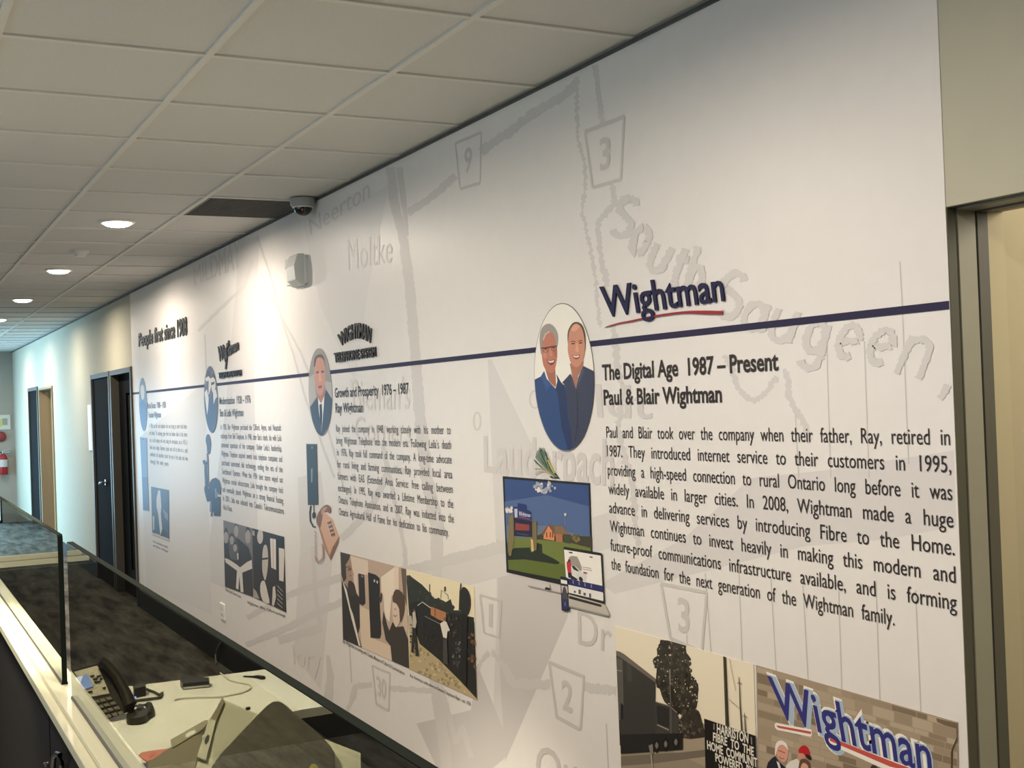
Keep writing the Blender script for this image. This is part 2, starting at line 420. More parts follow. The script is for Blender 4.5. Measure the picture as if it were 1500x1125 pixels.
# frame of the near opening: the drywall return, then a stepped steel jamb
j = MB()
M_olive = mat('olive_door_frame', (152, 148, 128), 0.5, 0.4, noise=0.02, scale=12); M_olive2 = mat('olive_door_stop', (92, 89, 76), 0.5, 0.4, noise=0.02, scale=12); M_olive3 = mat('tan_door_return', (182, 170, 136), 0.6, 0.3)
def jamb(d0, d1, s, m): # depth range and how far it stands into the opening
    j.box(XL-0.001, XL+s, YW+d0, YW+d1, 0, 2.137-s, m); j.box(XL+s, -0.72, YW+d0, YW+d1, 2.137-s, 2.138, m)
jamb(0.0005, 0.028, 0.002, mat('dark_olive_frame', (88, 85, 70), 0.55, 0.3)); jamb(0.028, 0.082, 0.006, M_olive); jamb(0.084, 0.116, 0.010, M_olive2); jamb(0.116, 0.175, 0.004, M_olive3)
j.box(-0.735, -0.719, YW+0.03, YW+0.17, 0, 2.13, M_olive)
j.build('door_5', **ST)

# ------------------------------------------------------------------ reception counter with its glass screens
def GY(x): return 0.400-0.004*x   # line of the glass
def bar(mb, x0, x1, d0, d1, z0, z1, m):
    vs = [(x, GY(x)+d, z) for x in (x0, x1) for d in (d0, d1) for z in (z0, z1)]
    return mb.add(vs, [(0, 1, 3, 2), (4, 6, 7, 5), (0, 4, 5, 1), (2, 3, 7, 6), (0, 2, 6, 4), (1, 5, 7, 3)], m)
CT = 1.07
CX0, CX1 = -6.45, -0.75
ct = thing('reception_counter', (-3.5, 0.4, 0), 'dark brown reception counter with a narrow white ledge carrying the glass screens', 'counter')
bar(MB(), CX0, CX1, -0.052, 0.030, 0.0, 1.03, M_panel).build('front_panel', ct)
bar(MB(), CX0, CX1, -0.036, 0.034, 1.03, CT, M_lam).build('ledge', ct, bevel=0.002)
bar(MB(), CX0, CX1, -0.058, -0.036, 1.034, 1.058, M_lam).build('nosing', ct, bevel=0.002)
# far return of the counter, panel lengthened unseen to darken the glass reflection
MB().box(-6.5, -6.2, -2.2, 0.36, 0.0, 1.03, M_panel).build('long_return_panel', ct)
rl = MB(); rl.box(-6.50, -6.45, -0.07, 0.36, 1.03, CT, M_lam); rl.box(-6.215, -6.19, -0.07, 0.36, 1.048, CT, M_lam); rl.box(-6.45, -6.215, -0.07, 0.36, 1.03, 1.05, mat('dark_laminate', (120, 116, 100), 0.6))
rl.build('return_ledge', ct)
# cabinet door seam, pull and key in the counter's office face
pf = -0.0535
kx = on_y(72, 1060, 0.36).x
bar(MB(), kx-0.0025, kx+0.0025, pf, -0.05, 0.25, 1.028, M_black).build('door_seam', ct)
hb = MB()
def PF(px, py, d=0.0): q = on_y(px, py, GY(-2.9)-0.056-d); return (q.x, q.y, q.z)
hb.tube([PF(78, 1135, 0), PF(78, 1120, 0.012), PF(79, 1108, 0.016), PF(83, 1104, 0.016), PF(88, 1106, 0.016), PF(90, 1118, 0.012), PF(90, 1135, 0)], 0.006, M_black)
hb.build('door_pull', ct, smooth=True)
kb = MB(); kb.lathe(PF(68, 1121, 0), [(0.001, -0.004), (0.008, -0.004), (0.008, 0.006), (0.001, 0.006)], M_chrome, 14, (0, -1, 0))
kb.tube([PF(68, 1121, 0.004), PF(67, 1119, 0.02)], 0.004, M_chrome); kb.build('cabinet_lock', ct, smooth=True)

def glass_screen(x0, x1, ztop, label, r0=0.012, r1=0.012, t=0.006, skip_far=False):
    g = thing('glass_screen', ((x0+x1)/2, GY((x0+x1)/2), CT), label, 'screen', 'glass screens on the reception counter')
    # outline with rounded top corners, in (x, z)
    pts = [(x0, CT), (x1, CT)]
    for k in range(5): a = math.pi/2*k/4; pts.append((x1-r1+r1*math.cos(a), ztop-r1+r1*math.sin(a)))
    for k in range(5): a = math.pi/2+math.pi/2*k/4; pts.append((x0+r0+r0*math.cos(a), ztop-r0+r0*math.sin(a)))
    f = [(x, GY(x)-t, z) for x, z in pts]; b = [(x, GY(x)+t, z) for x, z in pts]; n = len(pts)
    MB().add(f+b, [list(range(n))[::-1], [n+i for i in range(n)]]+[(i, (i+1) % n, n+(i+1) % n, n+i) for i in range(n)], M_glass).build('pane', g)
    e = MB()                       # polished edge all round, a hair proud of the pane
    for i in range(1, n):
        (xa, za), (xb, zb) = pts[i], pts[(i+1) % n]
        cx, cz = (x0+x1)/2, (CT+ztop)/2
        if skip_far and max(xa, xb) < x0+0.004: continue
        o = 0.0012
        sa = (o if xa > cx else -o, o if za > CT+0.02 else 0); sb = (o if xb > cx else -o, o if zb > CT+0.02 else 0)
        vs = [(xa, GY(xa)-t-0.0003, za), (xb, GY(xb)-t-0.0003, zb), (xb, GY(xb)+t+0.0003, zb), (xa, GY(xa)+t+0.0003, za)]
        vo = [(xa+sa[0], GY(xa)-t-0.0003, za+sa[1]), (xb+sb[0], GY(xb)-t-0.0003, zb+sb[1]), (xb+sb[0], GY(xb)+t+0.0003, zb+sb[1]), (xa+sa[0], GY(xa)+t+0.0003, za+sa[1])]
        e.add(vs+vo, [(4, 5, 6, 7), (0, 3, 2, 1), (0, 1, 5, 4), (1, 2, 6, 5), (2, 3, 7, 6), (3, 0, 4, 7)], M_glassedge)
    e.build('polished_edge', g)
    s = MB(); bar(s, x0, x1, -t-0.002, t+0.002, CT-0.001, CT+0.006, M_black); s.build('base_channel', g)
    return g
pn = on_z(107.5, 1023, CT).x; pf1 = on_z(93, 1003, CT).x
glass_screen(-6.40, pf1, 1.449, 'far smoked glass screen with a thick black end edge, showing the corridor carpet')
glass_screen(pn, -0.80, 1.447, 'near smoked glass screen with a rounded corner, in front of the white desk', skip_far=True)

# ------------------------------------------------------------------ desk: its reflection in the glass, built solid behind it
DZ = 0.73
def D(px, py, h=0.0): q = on_z(px, py, DZ+h); return (q.x, q.y, q.z)
dk = thing('desk', (-4.3, 0.9, 0), 'white desk with phone and papers, a reflection in the near glass screen built solid', 'desk')
M_desk = mat('cream_desk_top', (240, 236, 220), 0.4, 0.45, noise=0.012, scale=12)
top = [(-4.76, 0.47), (-4.70, 1.345), (-4.0, 1.362), (-4.0, 1.03), (-2.3, 1.0), (-2.3, 0.47)]
MB().prism([(x, y, DZ-0.028) for x, y in top], (0, 0, 0.028), M_desk).build('worktop', dk, bevel=0.002)
MB().prism([(-4.70, 1.225, DZ), (-4.70, 1.345, DZ), (-4.0, 1.362, DZ), (-4.0, 1.243, DZ)], (0, 0, 0.0012), mat('brightened_desk_band', (250, 247, 236), 0.35, 0.5)).build('reflection_strip', dk)  # desk end painted whiter, where the reflection overlies the pale wall
MB().box(-4.72, -2.35, 0.485, 0.505, 0, DZ-0.028, M_panel).build('modesty_panel', dk)
MB().box(-4.70, -4.65, 0.52, 1.30, 0, DZ-0.028, M_panel).build('gable', dk)
MB().box(-2.40, -2.36, 0.52, 0.95, 0, DZ-0.028, M_panel).build('gable', dk)

# desk telephone: a sloping plate propped up from the desk
BL = Vector(D(153, 1053, 0.012)); UX = Vector((0, 0.112, 0.012)); UY = Vector((-0.10, -0.085, 0.155))
NP = UX.cross(UY).normalized(); NP = -NP if NP.z < 0 else NP
def on_face(px, py, d=0.0):
    q = ray(px, py); t = (BL+NP*d-CAM).dot(NP)/q.dot(NP); return CAM+q*t
ph = thing('desk_telephone', tuple(BL), 'dark desk telephone with a glowing blue-white screen, on the white desk', 'telephone')
M_pgrey = mat('phone_grey', (214, 204, 176), 0.5, 0.4); M_pdark = mat('phone_dark', (40, 36, 26), 0.5, 0.4); M_pkey = mat('phone_key', (128, 120, 98), 0.45, 0.4)
def plate(name, pts, d, th, m, parent, **k): return MB().prism([on_face(x, y, d) for x, y in pts], NP*th, m).build(name, parent, **k)
P6 = K(80, 940, 6)
plate('body', P6([(165, 270), (385, 208), (700, 575), (700, 600), (450, 688), (310, 490)]), -0.022, 0.022, M_pdark, ph, bevel=0.003)
plate('upper_plate', P6([(168, 268), (380, 212), (482, 458), (316, 488)]), 0.0, 0.004, M_pgrey, ph)
scr = plate('screen', P6([(180, 315), (288, 290), (340, 392), (252, 424)]), 0.004, 0.003, mat('phone_screen', (120, 150, 215), 0.2, 0.5, emit=((0.30, 0.42, 0.85), 0.9)), ph)
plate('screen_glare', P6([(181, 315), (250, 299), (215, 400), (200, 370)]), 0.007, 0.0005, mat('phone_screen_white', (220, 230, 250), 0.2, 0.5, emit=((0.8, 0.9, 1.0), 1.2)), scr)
kp = plate('keypad', P6([(314, 494), (484, 464), (575, 605), (450, 672)]), 0.0, 0.002, M_pdark, ph)
for r_ in range(4):
    for c_ in range(3):
        x, yy = 340+r_*34+c_*54, 522+r_*42-c_*14
        MB().prism([on_face(*p_, 0.002) for p_ in P6([(x, yy), (x+42, yy-10), (x+60, yy+14), (x+18, yy+24)])], NP*0.004, M_pkey).build('key', kp)
for x, yy, l in ((310, 300, 35), (365, 302, 40), (335, 326, 40), (395, 326, 25), (345, 352, 60), (420, 405, 28), (275, 440, 55)):
    MB().prism([on_face(*p_, 0.004) for p_ in P6([(x, yy), (x+l, yy-8), (x+l+5, yy+4), (x+5, yy+12)])], NP*0.003, M_pdark).build('soft_key', ph)
hs = MB(); hp = [on_face(*p, 0.018) for p in P6([(405, 175), (450, 200), (540, 300), (620, 440), (665, 560)])]
hs.tube(hp, [0.019, 0.017, 0.016, 0.018, 0.023], M_pdark, 10); hs.build('handset', ph, smooth=True)
tb = MB(); tb.tube([D(*p, h) for p, h in zip(K(80, 940, 6)([(690, 620), (665, 618), (650, 626), (670, 634), (688, 630)]), (0.02, 0.01, 0.01, 0.008, 0.008))], 0.004, M_pdark); tb.build('handset_cord', ph, smooth=True)
sup = MB(); c0 = on_face(*P6([(200, 290)])[0], -0.022); c1 = on_face(*P6([(420, 240)])[0], -0.022)
sup.prism([c0, c1, (c1.x-0.03, c1.y, DZ), (c0.x-0.03, c0.y, DZ)], (0.008, 0, 0), M_pdark); sup.build('stand', ph)

# small things on the desk
def slab(name, pts, h0, th, m, label, cat, group=None, bevel=0.0, parts=None):
    a = [D(x, y, h0) for x, y in pts]
    o = MB().prism(a, (0, 0, th), m).build(name, None, bevel=bevel, label=label, category=cat)
    if group: o['group'] = group
    return o
pb = thing('power_adapter', D(193, 1012), 'small black power box with a tiny blue light, behind the telephone handset', 'adapter')
MB().prism([D(x, y) for x, y in P6([(690, 470), (800, 445), (805, 475), (700, 500)])], (0, 0, 0.035), M_black).build('body', pb, bevel=0.004)
MB().lathe(D(198.2, 1021.5, 0.02), [(0.001, 0), (0.0035, 0), (0.0035, 0.003), (0.001, 0.003)], mat('blue_led', (90, 110, 255), 0.3, emit=((0.25, 0.3, 1.0), 6)), 10, (1, 0, 0)).build('indicator_light', pb)
cw = MB(); cw.tube([D(*p, 0.006) for p in smooth_pts(P6([(745, 375), (790, 410), (880, 445), (920, 470), (945, 450), (925, 490), (860, 500), (710, 520)]), 4, False)], 0.005, mat('dark_cable', (60, 54, 40), 0.5))
cw.build('power_cable', smooth=True, label='dark cable looping from the small power box across the desk', category='cable')
hd = thing('headset', D(198, 1052), 'black headset lying on the white desk below the telephone', 'headset')
MB().prism([D(x, y, 0.002) for x, y in smooth_pts(P6([(632, 700), (660, 668), (740, 640), (800, 640), (820, 668), (800, 705), (730, 728), (650, 728)]), 3)], (0, 0, 0.022), M_pdark).build('ear_cushion', hd, bevel=0.004)
MB().prism([D(x, y, 0.004) for x, y in smooth_pts(P6([(722, 634), (735, 602), (764, 596), (785, 620), (770, 650), (735, 655)]), 3)], (0, 0, 0.02), M_pdark).build('ear_cup', hd)
hbm = MB(); hbm.tube([D(*p, 0.012) for p in smooth_pts(P6([(695, 566), (760, 560), (820, 556), (840, 580), (845, 615), (825, 640), (790, 655)]), 4, False)], [0.004]*8+[0.012]*17, M_pdark); hbm.build('headband', hd, smooth=True)
ad = thing('docking_bar', D(286, 1005), 'black docking bar with a shiny front edge on the far side of the desk', 'electronics')
MB().prism([D(x, y) for x, y in P6([(1105, 395), (1130, 425), (1362, 402), (1360, 372), (1110, 350)])], (0, 0, 0.024), M_black).build('body', ad, bevel=0.004)
MB().prism([D(x, y, 0.020) for x, y in P6([(1132, 418), (1360, 394), (1360, 391), (1132, 414)])], (0, 0, 0.006), M_chrome).build('trim_line', ad)
P7 = K(280, 940, 6)
wc = MB(); wc.tube([D(*p, 0.004) for p in smooth_pts([(256, 1025.5), (266, 1023), (290, 1021.5), (320, 1021)]+P7([(380, 465), (470, 440), (525, 405), (500, 375), (420, 360), (335, 335), (258, 275)]), 5, False)], 0.003, mat('white_cable', (205, 200, 180), 0.5))
wc.build('charging_cable', smooth=True, label='thin white charging cable curling over the desk by the docking bar', category='cable')
bk = MB(); bk.tube([D(*p, 0.005) for p in P7([(460, 305), (540, 308), (590, 312)])]+[D(*P7([(635, 322)])[0], 0.006)], [0.003, 0.004, 0.009, 0.010], M_black)
bk.build('cable_plug', smooth=True, label='black cable plug at the far corner of the white desk', category='plug')
# papers, pouches and the dark folio
M_pouch = mat('grey_plastic_pouch', (150, 142, 112), 0.35, 0.5); M_pouch2 = mat('clear_grey_pouch', (126, 116, 84), 0.3, 0.5); M_paper = mat('pale_paper', (190, 186, 160), 0.7, 0.2); M_paper2 = mat('grey_paper', (170, 166, 142), 0.7, 0.2)
rc = thing('red_card', D(230, 1103), 'pale red card beneath the grey pouch, nearest the glass', 'card')
MB().prism([D(x, y, 0.003) for x, y in P6([(738, 1000), (770, 975), (1020, 940), (1030, 950), (815, 1062)])], (0, 0, 0.002), mat('pale_red', (214, 128, 106), 0.55)).build('card', rc)
MB().prism([D(x, y, 0.005) for x, y in smooth_pts(P6([(830, 1000), (860, 985), (880, 1000), (850, 1018)]), 3)], (0, 0, 0.001), mat('dull_red', (190, 98, 84), 0.55)).build('emblem', rc)
slab('blue_folder', P6([(750, 1085), (820, 1072), (850, 1150), (740, 1160)]), 0.002, 0.004, mat('navy_card', (72, 66, 78), 0.5), 'dark blue folder corner at the bottom of the desk beside the ledge', 'folder')
po = thing('document_pouch', D(265, 1105), 'grey plastic pouch with a white cut-out hand hole, left of the ruler-like strip', 'pouch')
MB().prism([D(x, y, 0.0100) for x, y in P6([(1030, 930), (1290, 810), (1300, 900), (1200, 1200), (800, 1200), (830, 1060)])], (0, 0, 0.003), M_pouch2).build('sleeve', po)
MB().prism([D(x, y, 0.0131) for x, y in P6([(1018, 870), (1330, 692), (1350, 700), (1345, 730), (1270, 800), (1040, 938), (1028, 925)])], (0, 0, 0.003), M_pouch).build('header_strip', po)
MB().prism([D(x, y, 0.0162) for x, y in smooth_pts(P6([(1150, 825), (1175, 800), (1225, 780), (1240, 795), (1215, 815), (1165, 840)]), 3)], (0, 0, 0.001), M_desk).build('hand_hole', po)
p2 = thing('paper_stack', D(380, 1070), 'pale paper sheets under the dark folio in the middle of the desk', 'paper')
MB().prism([D(x, y, 0.004) for x, y in P7([(275, 490), (285, 520), (620, 660), (500, 1200), (0, 1200), (170, 700)])], (0, 0, 0.004), M_paper).build('sheet', p2)
MB().prism([D(x, y, 0.0085) for x, y in P7([(285, 530), (440, 598), (560, 640), (300, 1000), (180, 1150), (205, 800)])], (0, 0, 0.001), M_paper2).build('sheet', p2)
MB().lathe(D(363.5, 1039.5, 0.009), [(0.001, 0), (0.008, 0), (0.008, 0.008), (0.001, 0.008)], M_pdark, 12).build('paper_pin', p2)
st = thing('cardboard_strip', D(305, 1080), 'long pale strip with a dark slot, lying over the papers', 'strip')
MB().prism([D(x, y, 0.018) for x, y in P7([(158, 685), (218, 700), (130, 1048), (50, 1020)])], (0, 0, 0.003), M_paper).build('strip', st)
MB().prism([D(x, y, 0.018) for x, y in P7([(275, 500), (290, 530), (218, 705), (165, 690)])], (0, 0, 0.0028), M_pouch2).build('folded_end', st)
MB().prism([D(x, y, 0.0212) for x, y in smooth_pts(P7([(118, 870), (140, 825), (160, 825), (155, 870), (130, 905)]), 3)], (0, 0, 0.0006), M_pdark).build('slot', st)
fo = thing('silhouette', D(400, 1090), 'large dark rounded folio where carpet shows through the reflection, at the desk edge', 'silhouette')
M_silhouette = mat('carpet_streak_cover', (66, 60, 44), 0.55, 0.3, noise=0.45, scale=9, stretch=(1, 4, 1))  # solid cover painted with carpet streaks, for a dark gap in the reflection
FP = P7([(200, 1110), (340, 940), (480, 790), (620, 640), (700, 570), (740, 556), (790, 562), (850, 605), (930, 680), (1040, 770), (1150, 870), (1230, 960), (1262, 1020), (1262, 1090), (1240, 1160), (1200, 1230), (700, 1500), (100, 1400)])
MB().prism([D(x, y, 0.023) for x, y in smooth_pts(FP, 2)], (0, 0, 0.012), M_silhouette).build('cover', fo, bevel=0.003)
MB().prism([D(x, y, 0.0355) for x, y in P7([(1030, 1120), (1060, 1080), (1090, 1080), (1120, 1110), (1100, 1150)])], (0, 0, 0.002), mat('yellow_tag', (160, 150, 40), 0.5)).build('yellow_tag', fo)
slab('paper_sheet', P7([(1115, 838), (1490, 985), (1490, 1110), (1400, 1250), (700, 1400), (600, 1100)]), 0.001, 0.002, M_paper, 'pale sheet of paper sticking out to the right of the dark folio', 'paper')
# on the floor behind
fc = MB(); FCP = [on_y(*p, YW-0.02) for p in ((330, 932), (322, 943))]+[on_y(316, 958, YW-0.03), on_y(317, 972, YW-0.05)]
fc.tube(smooth_pts([tuple(p) for p in FCP], 4, False), 0.006, mat('pale_cord', (150, 146, 132), 0.5)); fc.build('hanging_wire', smooth=True, label='pale cord hanging down the wall foot behind the glass', category='cord')
fp = on_z(335, 972, 0.0)
fbx = MB()
fbx.prism([tuple(on_z(*p, 0.0)) for p in ((326, 975), (342, 973), (343.5, 967), (327.5, 968.5))], (0, 0, 0.05), mat('grey_floor_box', (96, 98, 92), 0.5)); fbx.build('floor_box', bevel=0.004, label='small grey box on the carpet beside the wall, seen through the glass', category='box')

# ------------------------------------------------------------------ things on the ceiling and walls
M_lens = mat('lamp_lens', (255, 244, 220), 0.4, emit=((1.0, 0.93, 0.80), 9.0))
M_trim = mat('lamp_trim', (232, 230, 220), 0.5, 0.4)
def downlight(x, y, label, power, group='recessed ceiling downlights'):
    t = thing('downlight', (x, y, ZC), label, 'ceiling light', group)
    MB().lathe((x, y, ZC+0.007), [(0.098, 0), (0.098, -0.007), (0.092, -0.012), (0.080, -0.010), (0.078, 0)], M_trim, 36).build('trim_ring', t, smooth=True)
    MB().lathe((x, y, ZC+0.003), [(0.080, 0), (0.078, -0.010), (0.066, -0.019), (0.045, -0.025), (0.0005, -0.028)], M_lens, 36).build('lens', t, smooth=True)
    l = light('bulb', 'AREA', (x, y, ZC-0.028), power, WARM, shape='DISK', size=0.10, spread=math.radians(175))
    l.parent = t; l.matrix_parent_inverse = t.matrix_basis.inverted()
    return t
for i, nm in enumerate(('nearest and largest of the row of lit corridor downlights, beside the smoke detector',
                        'second lit corridor downlight from the camera, past the smoke detector',
                        'third lit corridor downlight, small and near the left edge of the photo',
                        'farthest visible corridor downlight, cut by the left edge of the photo')):
    downlight(-7.16-2.475*i, 1.262, nm, (38, 38, 33, 30)[i])
for x in (-17.06, -19.54): downlight(x, 1.262, 'corridor downlight at the far end beyond the left edge of the photo', 28)
for x, y, pw in ((-4.6, 0.043, 65), (-2.3, 0.641, 31), (0.1, 0.641, 42), (-2.3, -1.15, 26)): downlight(x, y, 'office downlight above the desk and counter, out of the frame', pw)

sp = thing('downlight', (-4.3, 0.18, ZC), 'added narrow spot brightening the white desk, out of the frame', 'ceiling light')
MB().lathe((-4.3, 0.18, ZC+0.007), [(0.085, 0), (0.085, -0.006), (0.066, -0.008), (0.060, 0)], M_trim, 36).build('trim_ring', sp, smooth=True)
l = light('bulb', 'SPOT', (-4.3, 0.18, ZC-0.004), 620, (1.0, 0.92, 0.72), (-4.15, 0.80, 0.73), spot_size=math.radians(52), spot_blend=0.5, shadow_soft_size=0.06)  # added lamp, unseen, to lift the desk behind the smoked glass
l.parent = sp; l.matrix_parent_inverse = sp.matrix_basis.inverted()
sd = thing('smoke_detector', (-8.51, 1.256, ZC), 'small pale smoke detector between the two nearest downlights', 'smoke detector')
MB().lathe((-8.51, 1.256, ZC+0.008), [(0.055, 0), (0.055, -0.014), (0.046, -0.018), (0.0005, -0.018)], M_trim, 28).build('base', sd, smooth=True)
MB().lathe((-8.51, 1.256, ZC-0.010), [(0.040, 0), (0.040, -0.008), (0.030, -0.020), (0.0005, -0.022)], M_white, 28).build('sensor_head', sd, smooth=True)

def dome_camera(x, y, r, label):
    t = thing('dome_camera', (x, y, ZC), label, 'security camera')
    MB().lathe((x, y, ZC), [(r*0.98, 0.002), (r, -0.012), (r*0.97, -r*0.48), (r*0.80, -r*0.66), (0.0005, -r*0.66)], M_grey if r < 0.06 else mat('camera_housing', (158, 158, 154), 0.45, 0.5), 36).build('housing', t, smooth=True)
    prof = [(r*0.74*math.cos(a), -r*0.66-r*0.68*math.sin(a)) for a in [math.pi/2*k/8 for k in range(9)]]
    MB().lathe((x, y, ZC), [(r*0.74, -r*0.62)]+prof[:-1]+[(0.0005, prof[-1][1])], mat('dark_dome', (14, 14, 15), 0.04, 0.8), 32).build('dome', t, smooth=True)
    MB().lathe((x, y, ZC), [(r*0.80, -r*0.62), (r*0.83, -r*0.68), (r*0.75, -r*0.72)], M_white, 32).build('dome_ring', t, smooth=True)
    return t
q = on_z(452, 292, ZC)
dome_camera(q.x, min(q.y, YW-0.07), 0.066, 'grey dome security camera on the ceiling beside the mural wall')
q = on_z(5, 519, ZC)
dome_camera(XF+0.30, 1.80, 0.055, 'small dome security camera at the far end of the corridor ceiling')

ag = thing('air_return_grille', ((GX0+GX1)/2, 1.82, ZC), 'dark grey ceiling grille tile beside the dome security camera', 'ceiling grille')
M_gr = mat('dark_grille', (112, 111, 106), 0.6, 0.3)
y0, y1 = 1.553, YW-0.002
a = MB()
for x_ in (GX0-0.012-0.016, GX1+0.012): a.box(x_, x_+0.016, y0, y1, ZC+0.002, ZC+0.016, M_gr)
a.box(GX1+0.012, GX0-0.012, y0, y0+0.016, ZC+0.002, ZC+0.016, M_gr); a.box(GX1+0.012, GX0-0.012, y1-0.016, y1, ZC+0.002, ZC+0.016, M_gr); a.build('frame', ag)
a = MB(); n = 34
for i in range(1, n): x_ = GX1+0.012+(GX0-GX1-0.024)*i/n; a.box(x_-0.0012, x_+0.0012, y0+0.01, y1-0.01, ZC+0.004, ZC+0.018, M_gr)
for i in range(1, 30): y_ = y0+(y1-y0)*i/30; a.box(GX1+0.012, GX0-0.012, y_-0.0012, y_+0.0012, ZC+0.004, ZC+0.018, M_gr)
a.build('egg_crate', ag)
MB().box(GX1+0.012, GX0-0.012, y0, y1, ZC+0.02, ZC+0.022, M_gr).build('backing', ag)

# horn strobe on the mural wall
def WP(px, py, d=0.0): q = on_y(px, py, YW-d); return q
c = WP(441, 398)
hs_ = thing('horn_strobe', (c.x, YW, c.z), 'white fire alarm horn strobe on the wall below the dome camera', 'alarm')
x0, x1 = c.x-0.115, c.x+0.115
MB().box(x0-0.01, x1+0.01, YW-0.02, YW, c.z-0.075, c.z+0.08, M_white).build('back_plate', hs_, bevel=0.006)
fb_ = MB(); zt, zb = c.z+0.085, c.z-0.085
prof = [(zt, 0.018), (zt, 0.055), (c.z+0.02, 0.075), (c.z-0.055, 0.07), (zb, 0.03), (zb, 0.018)]
fb_.prism([(x0+0.09, YW-d, z) for z, d in prof], (x1-x0-0.09, 0, 0), mat('strobe_housing', (214, 218, 214), 0.3, 0.5)); fb_.build('horn_housing', hs_, bevel=0.008)
MB().box(x0, x0+0.088, YW-0.05, YW-0.018, c.z-0.07, c.z+0.005, M_white).build('side_housing', hs_, bevel=0.006)
sl = MB(); sl.prism([(x0, YW-0.02, c.z+0.005), (x0+0.088, YW-0.02, c.z+0.005), (x0+0.088, YW-0.055, c.z+0.03), (x0, YW-0.055, c.z+0.03)], (0, 0, 0.045), mat('strobe_lens', (238, 238, 232), 0.08, 0.7)); sl.build('strobe_lens', hs_, bevel=0.006)
MB().box(x0+0.066, x0+0.07, YW-0.052, YW-0.05, c.z-0.05, c.z-0.045, M_black).build('indicator', hs_)

# wall outlet above the base
a0, a1 = WP(323.5, 882), WP(330.5, 909)
wo = thing('wall_outlet', (a0.x, YW, (a0.z+a1.z)/2), 'white wall outlet low on the mural above the counter glass', 'outlet')
MB().box(a0.x, a0.x+0.12, YW-0.010, YW, a1.z, a0.z, M_white).build('cover_plate', wo, bevel=0.002)
for z in (a1.z+0.03, a0.z-0.045): MB().box(a0.x+0.04, a0.x+0.08, YW-0.012, YW-0.009, z, z+0.022, mat('outlet_face', (205, 203, 196), 0.4)).build('socket', wo)
# room sign beside the dark door
sg = thing('room_sign', (-13.82, YW, 1.6), 'tall white sign plate on the wall at the left of the dark handled door', 'sign')
MB().box(-13.93, -13.72, YW-0.012, YW, 1.36, 1.85, mat('bright_sign', (250, 250, 248), 0.35)).build('plate', sg, bevel=0.002)

# things on the far wall
def FW(px, py): return on_x(px, py, XF)
q = FW(7, 618)
fsn = thing('evacuation_notice', (XF, 1.9, 1.66), 'white framed notice with a yellow patch above the red alarm on the far wall', 'notice')
MB().box(XF, XF+0.018, 1.70, 2.032, 1.545, 1.79, M_white).build('frame', fsn, bevel=0.003)
MB().box(XF+0.018, XF+0.0195, 1.725, 2.0, 1.57, 1.765, mat('notice_sheet', (228, 228, 214), 0.5)).build('sheet', fsn)
nb = MB(); nb.box(XF+0.0195, XF+0.0205, 1.79, 1.90, 1.60, 1.72, mat('notice_yellow', (222, 212, 120), 0.5)); nb.box(XF+0.0195, XF+0.0205, 1.905, 1.985, 1.62, 1.73, mat('notice_plan', (172, 172, 160), 0.5)); nb.build('plan', fsn)
al = thing('fire_alarm_bell', (XF, 1.88, 1.43), 'round red fire alarm bell below the notice on the far wall', 'alarm bell')
MB().lathe((XF, 1.875, 1.43), [(0.001, 0), (0.05, 0), (0.05, 0.02), (0.001, 0.02)], M_grey, 24, (1, 0, 0)).build('base', al)
MB().lathe((XF+0.02, 1.875, 1.43), [(0.085, 0), (0.085, 0.012), (0.07, 0.03), (0.035, 0.042), (0.0005, 0.044)], mat('alarm_red', (150, 58, 58), 0.4, 0.5), 28, (1, 0, 0)).build('gong', al, smooth=True)
fx = thing('fire_extinguisher', (XF+0.09, 1.895, 0.82), 'red fire extinguisher hung on the far wall below the alarm bell', 'fire extinguisher')
M_red = mat('extinguisher_red', (168, 34, 34), 0.35, 0.5)
ex, ey, ez = XF+0.09, 1.895, 0.80
MB().lathe((ex, ey, ez), [(0.0005, 0), (0.058, 0.0), (0.064, 0.012), (0.064, 0.27), (0.055, 0.31), (0.03, 0.335), (0.022, 0.35), (0.0005, 0.35)], M_red, 24).build('cylinder', fx, smooth=True)
MB().lathe((ex, ey, ez), [(0.0648, 0.13), (0.0652, 0.13), (0.0652, 0.25), (0.0648, 0.25)], mat('extinguisher_label', (212, 208, 204), 0.5), 24).build('label_band', fx, smooth=True)
vb = MB(); vb.lathe((ex, ey, ez+0.35), [(0.0005, 0), (0.018, 0), (0.018, 0.035), (0.0005, 0.035)], M_chrome, 14)
vb.prism([(ex-0.01, ey-0.02, ez+0.385), (ex-0.01, ey+0.12, ez+0.415), (ex-0.01, ey+0.12, ez+0.427), (ex-0.01, ey-0.02, ez+0.40)], (0.02, 0, 0), M_chrome)
vb.prism([(ex-0.01, ey-0.02, ez+0.37), (ex-0.01, ey+0.11, ez+0.36), (ex-0.01, ey+0.11, ez+0.37), (ex-0.01, ey-0.02, ez+0.38)], (0.02, 0, 0), M_chrome); vb.build('valve_handle', fx)
hz = MB(); hz.tube(smooth_pts([(ex, ey-0.02, ez+0.37), (ex, ey-0.07, ez+0.36), (ex, ey-0.085, ez+0.28), (ex, ey-0.075, ez+0.12)], 5, False), 0.009, M_black); hz.build('hose', fx, smooth=True)
MB().box(XF, XF+0.03, 1.875, 1.915, ez+0.1, ez+0.28, M_black).build('bracket', fx)

# ------------------------------------------------------------------ the printed mural
MX0, MX1 = -11.34, XL
YM = YW-0.002                     # face of the mural sheet
mu = thing('wall_mural', ((MX0+MX1)/2, YW, 1.5), 'long pale wall mural with faint map, navy timeline and printed history text', 'mural')
MB().box(MX0, MX1, YM, YW, 0.155, ZC-0.011, M_mural).build('mural_sheet', mu)
C_map = (210, 206, 203); C_shade = (216, 212, 210); C_line = (200, 196, 192)
class Flat(Print):
    step = 0.000006
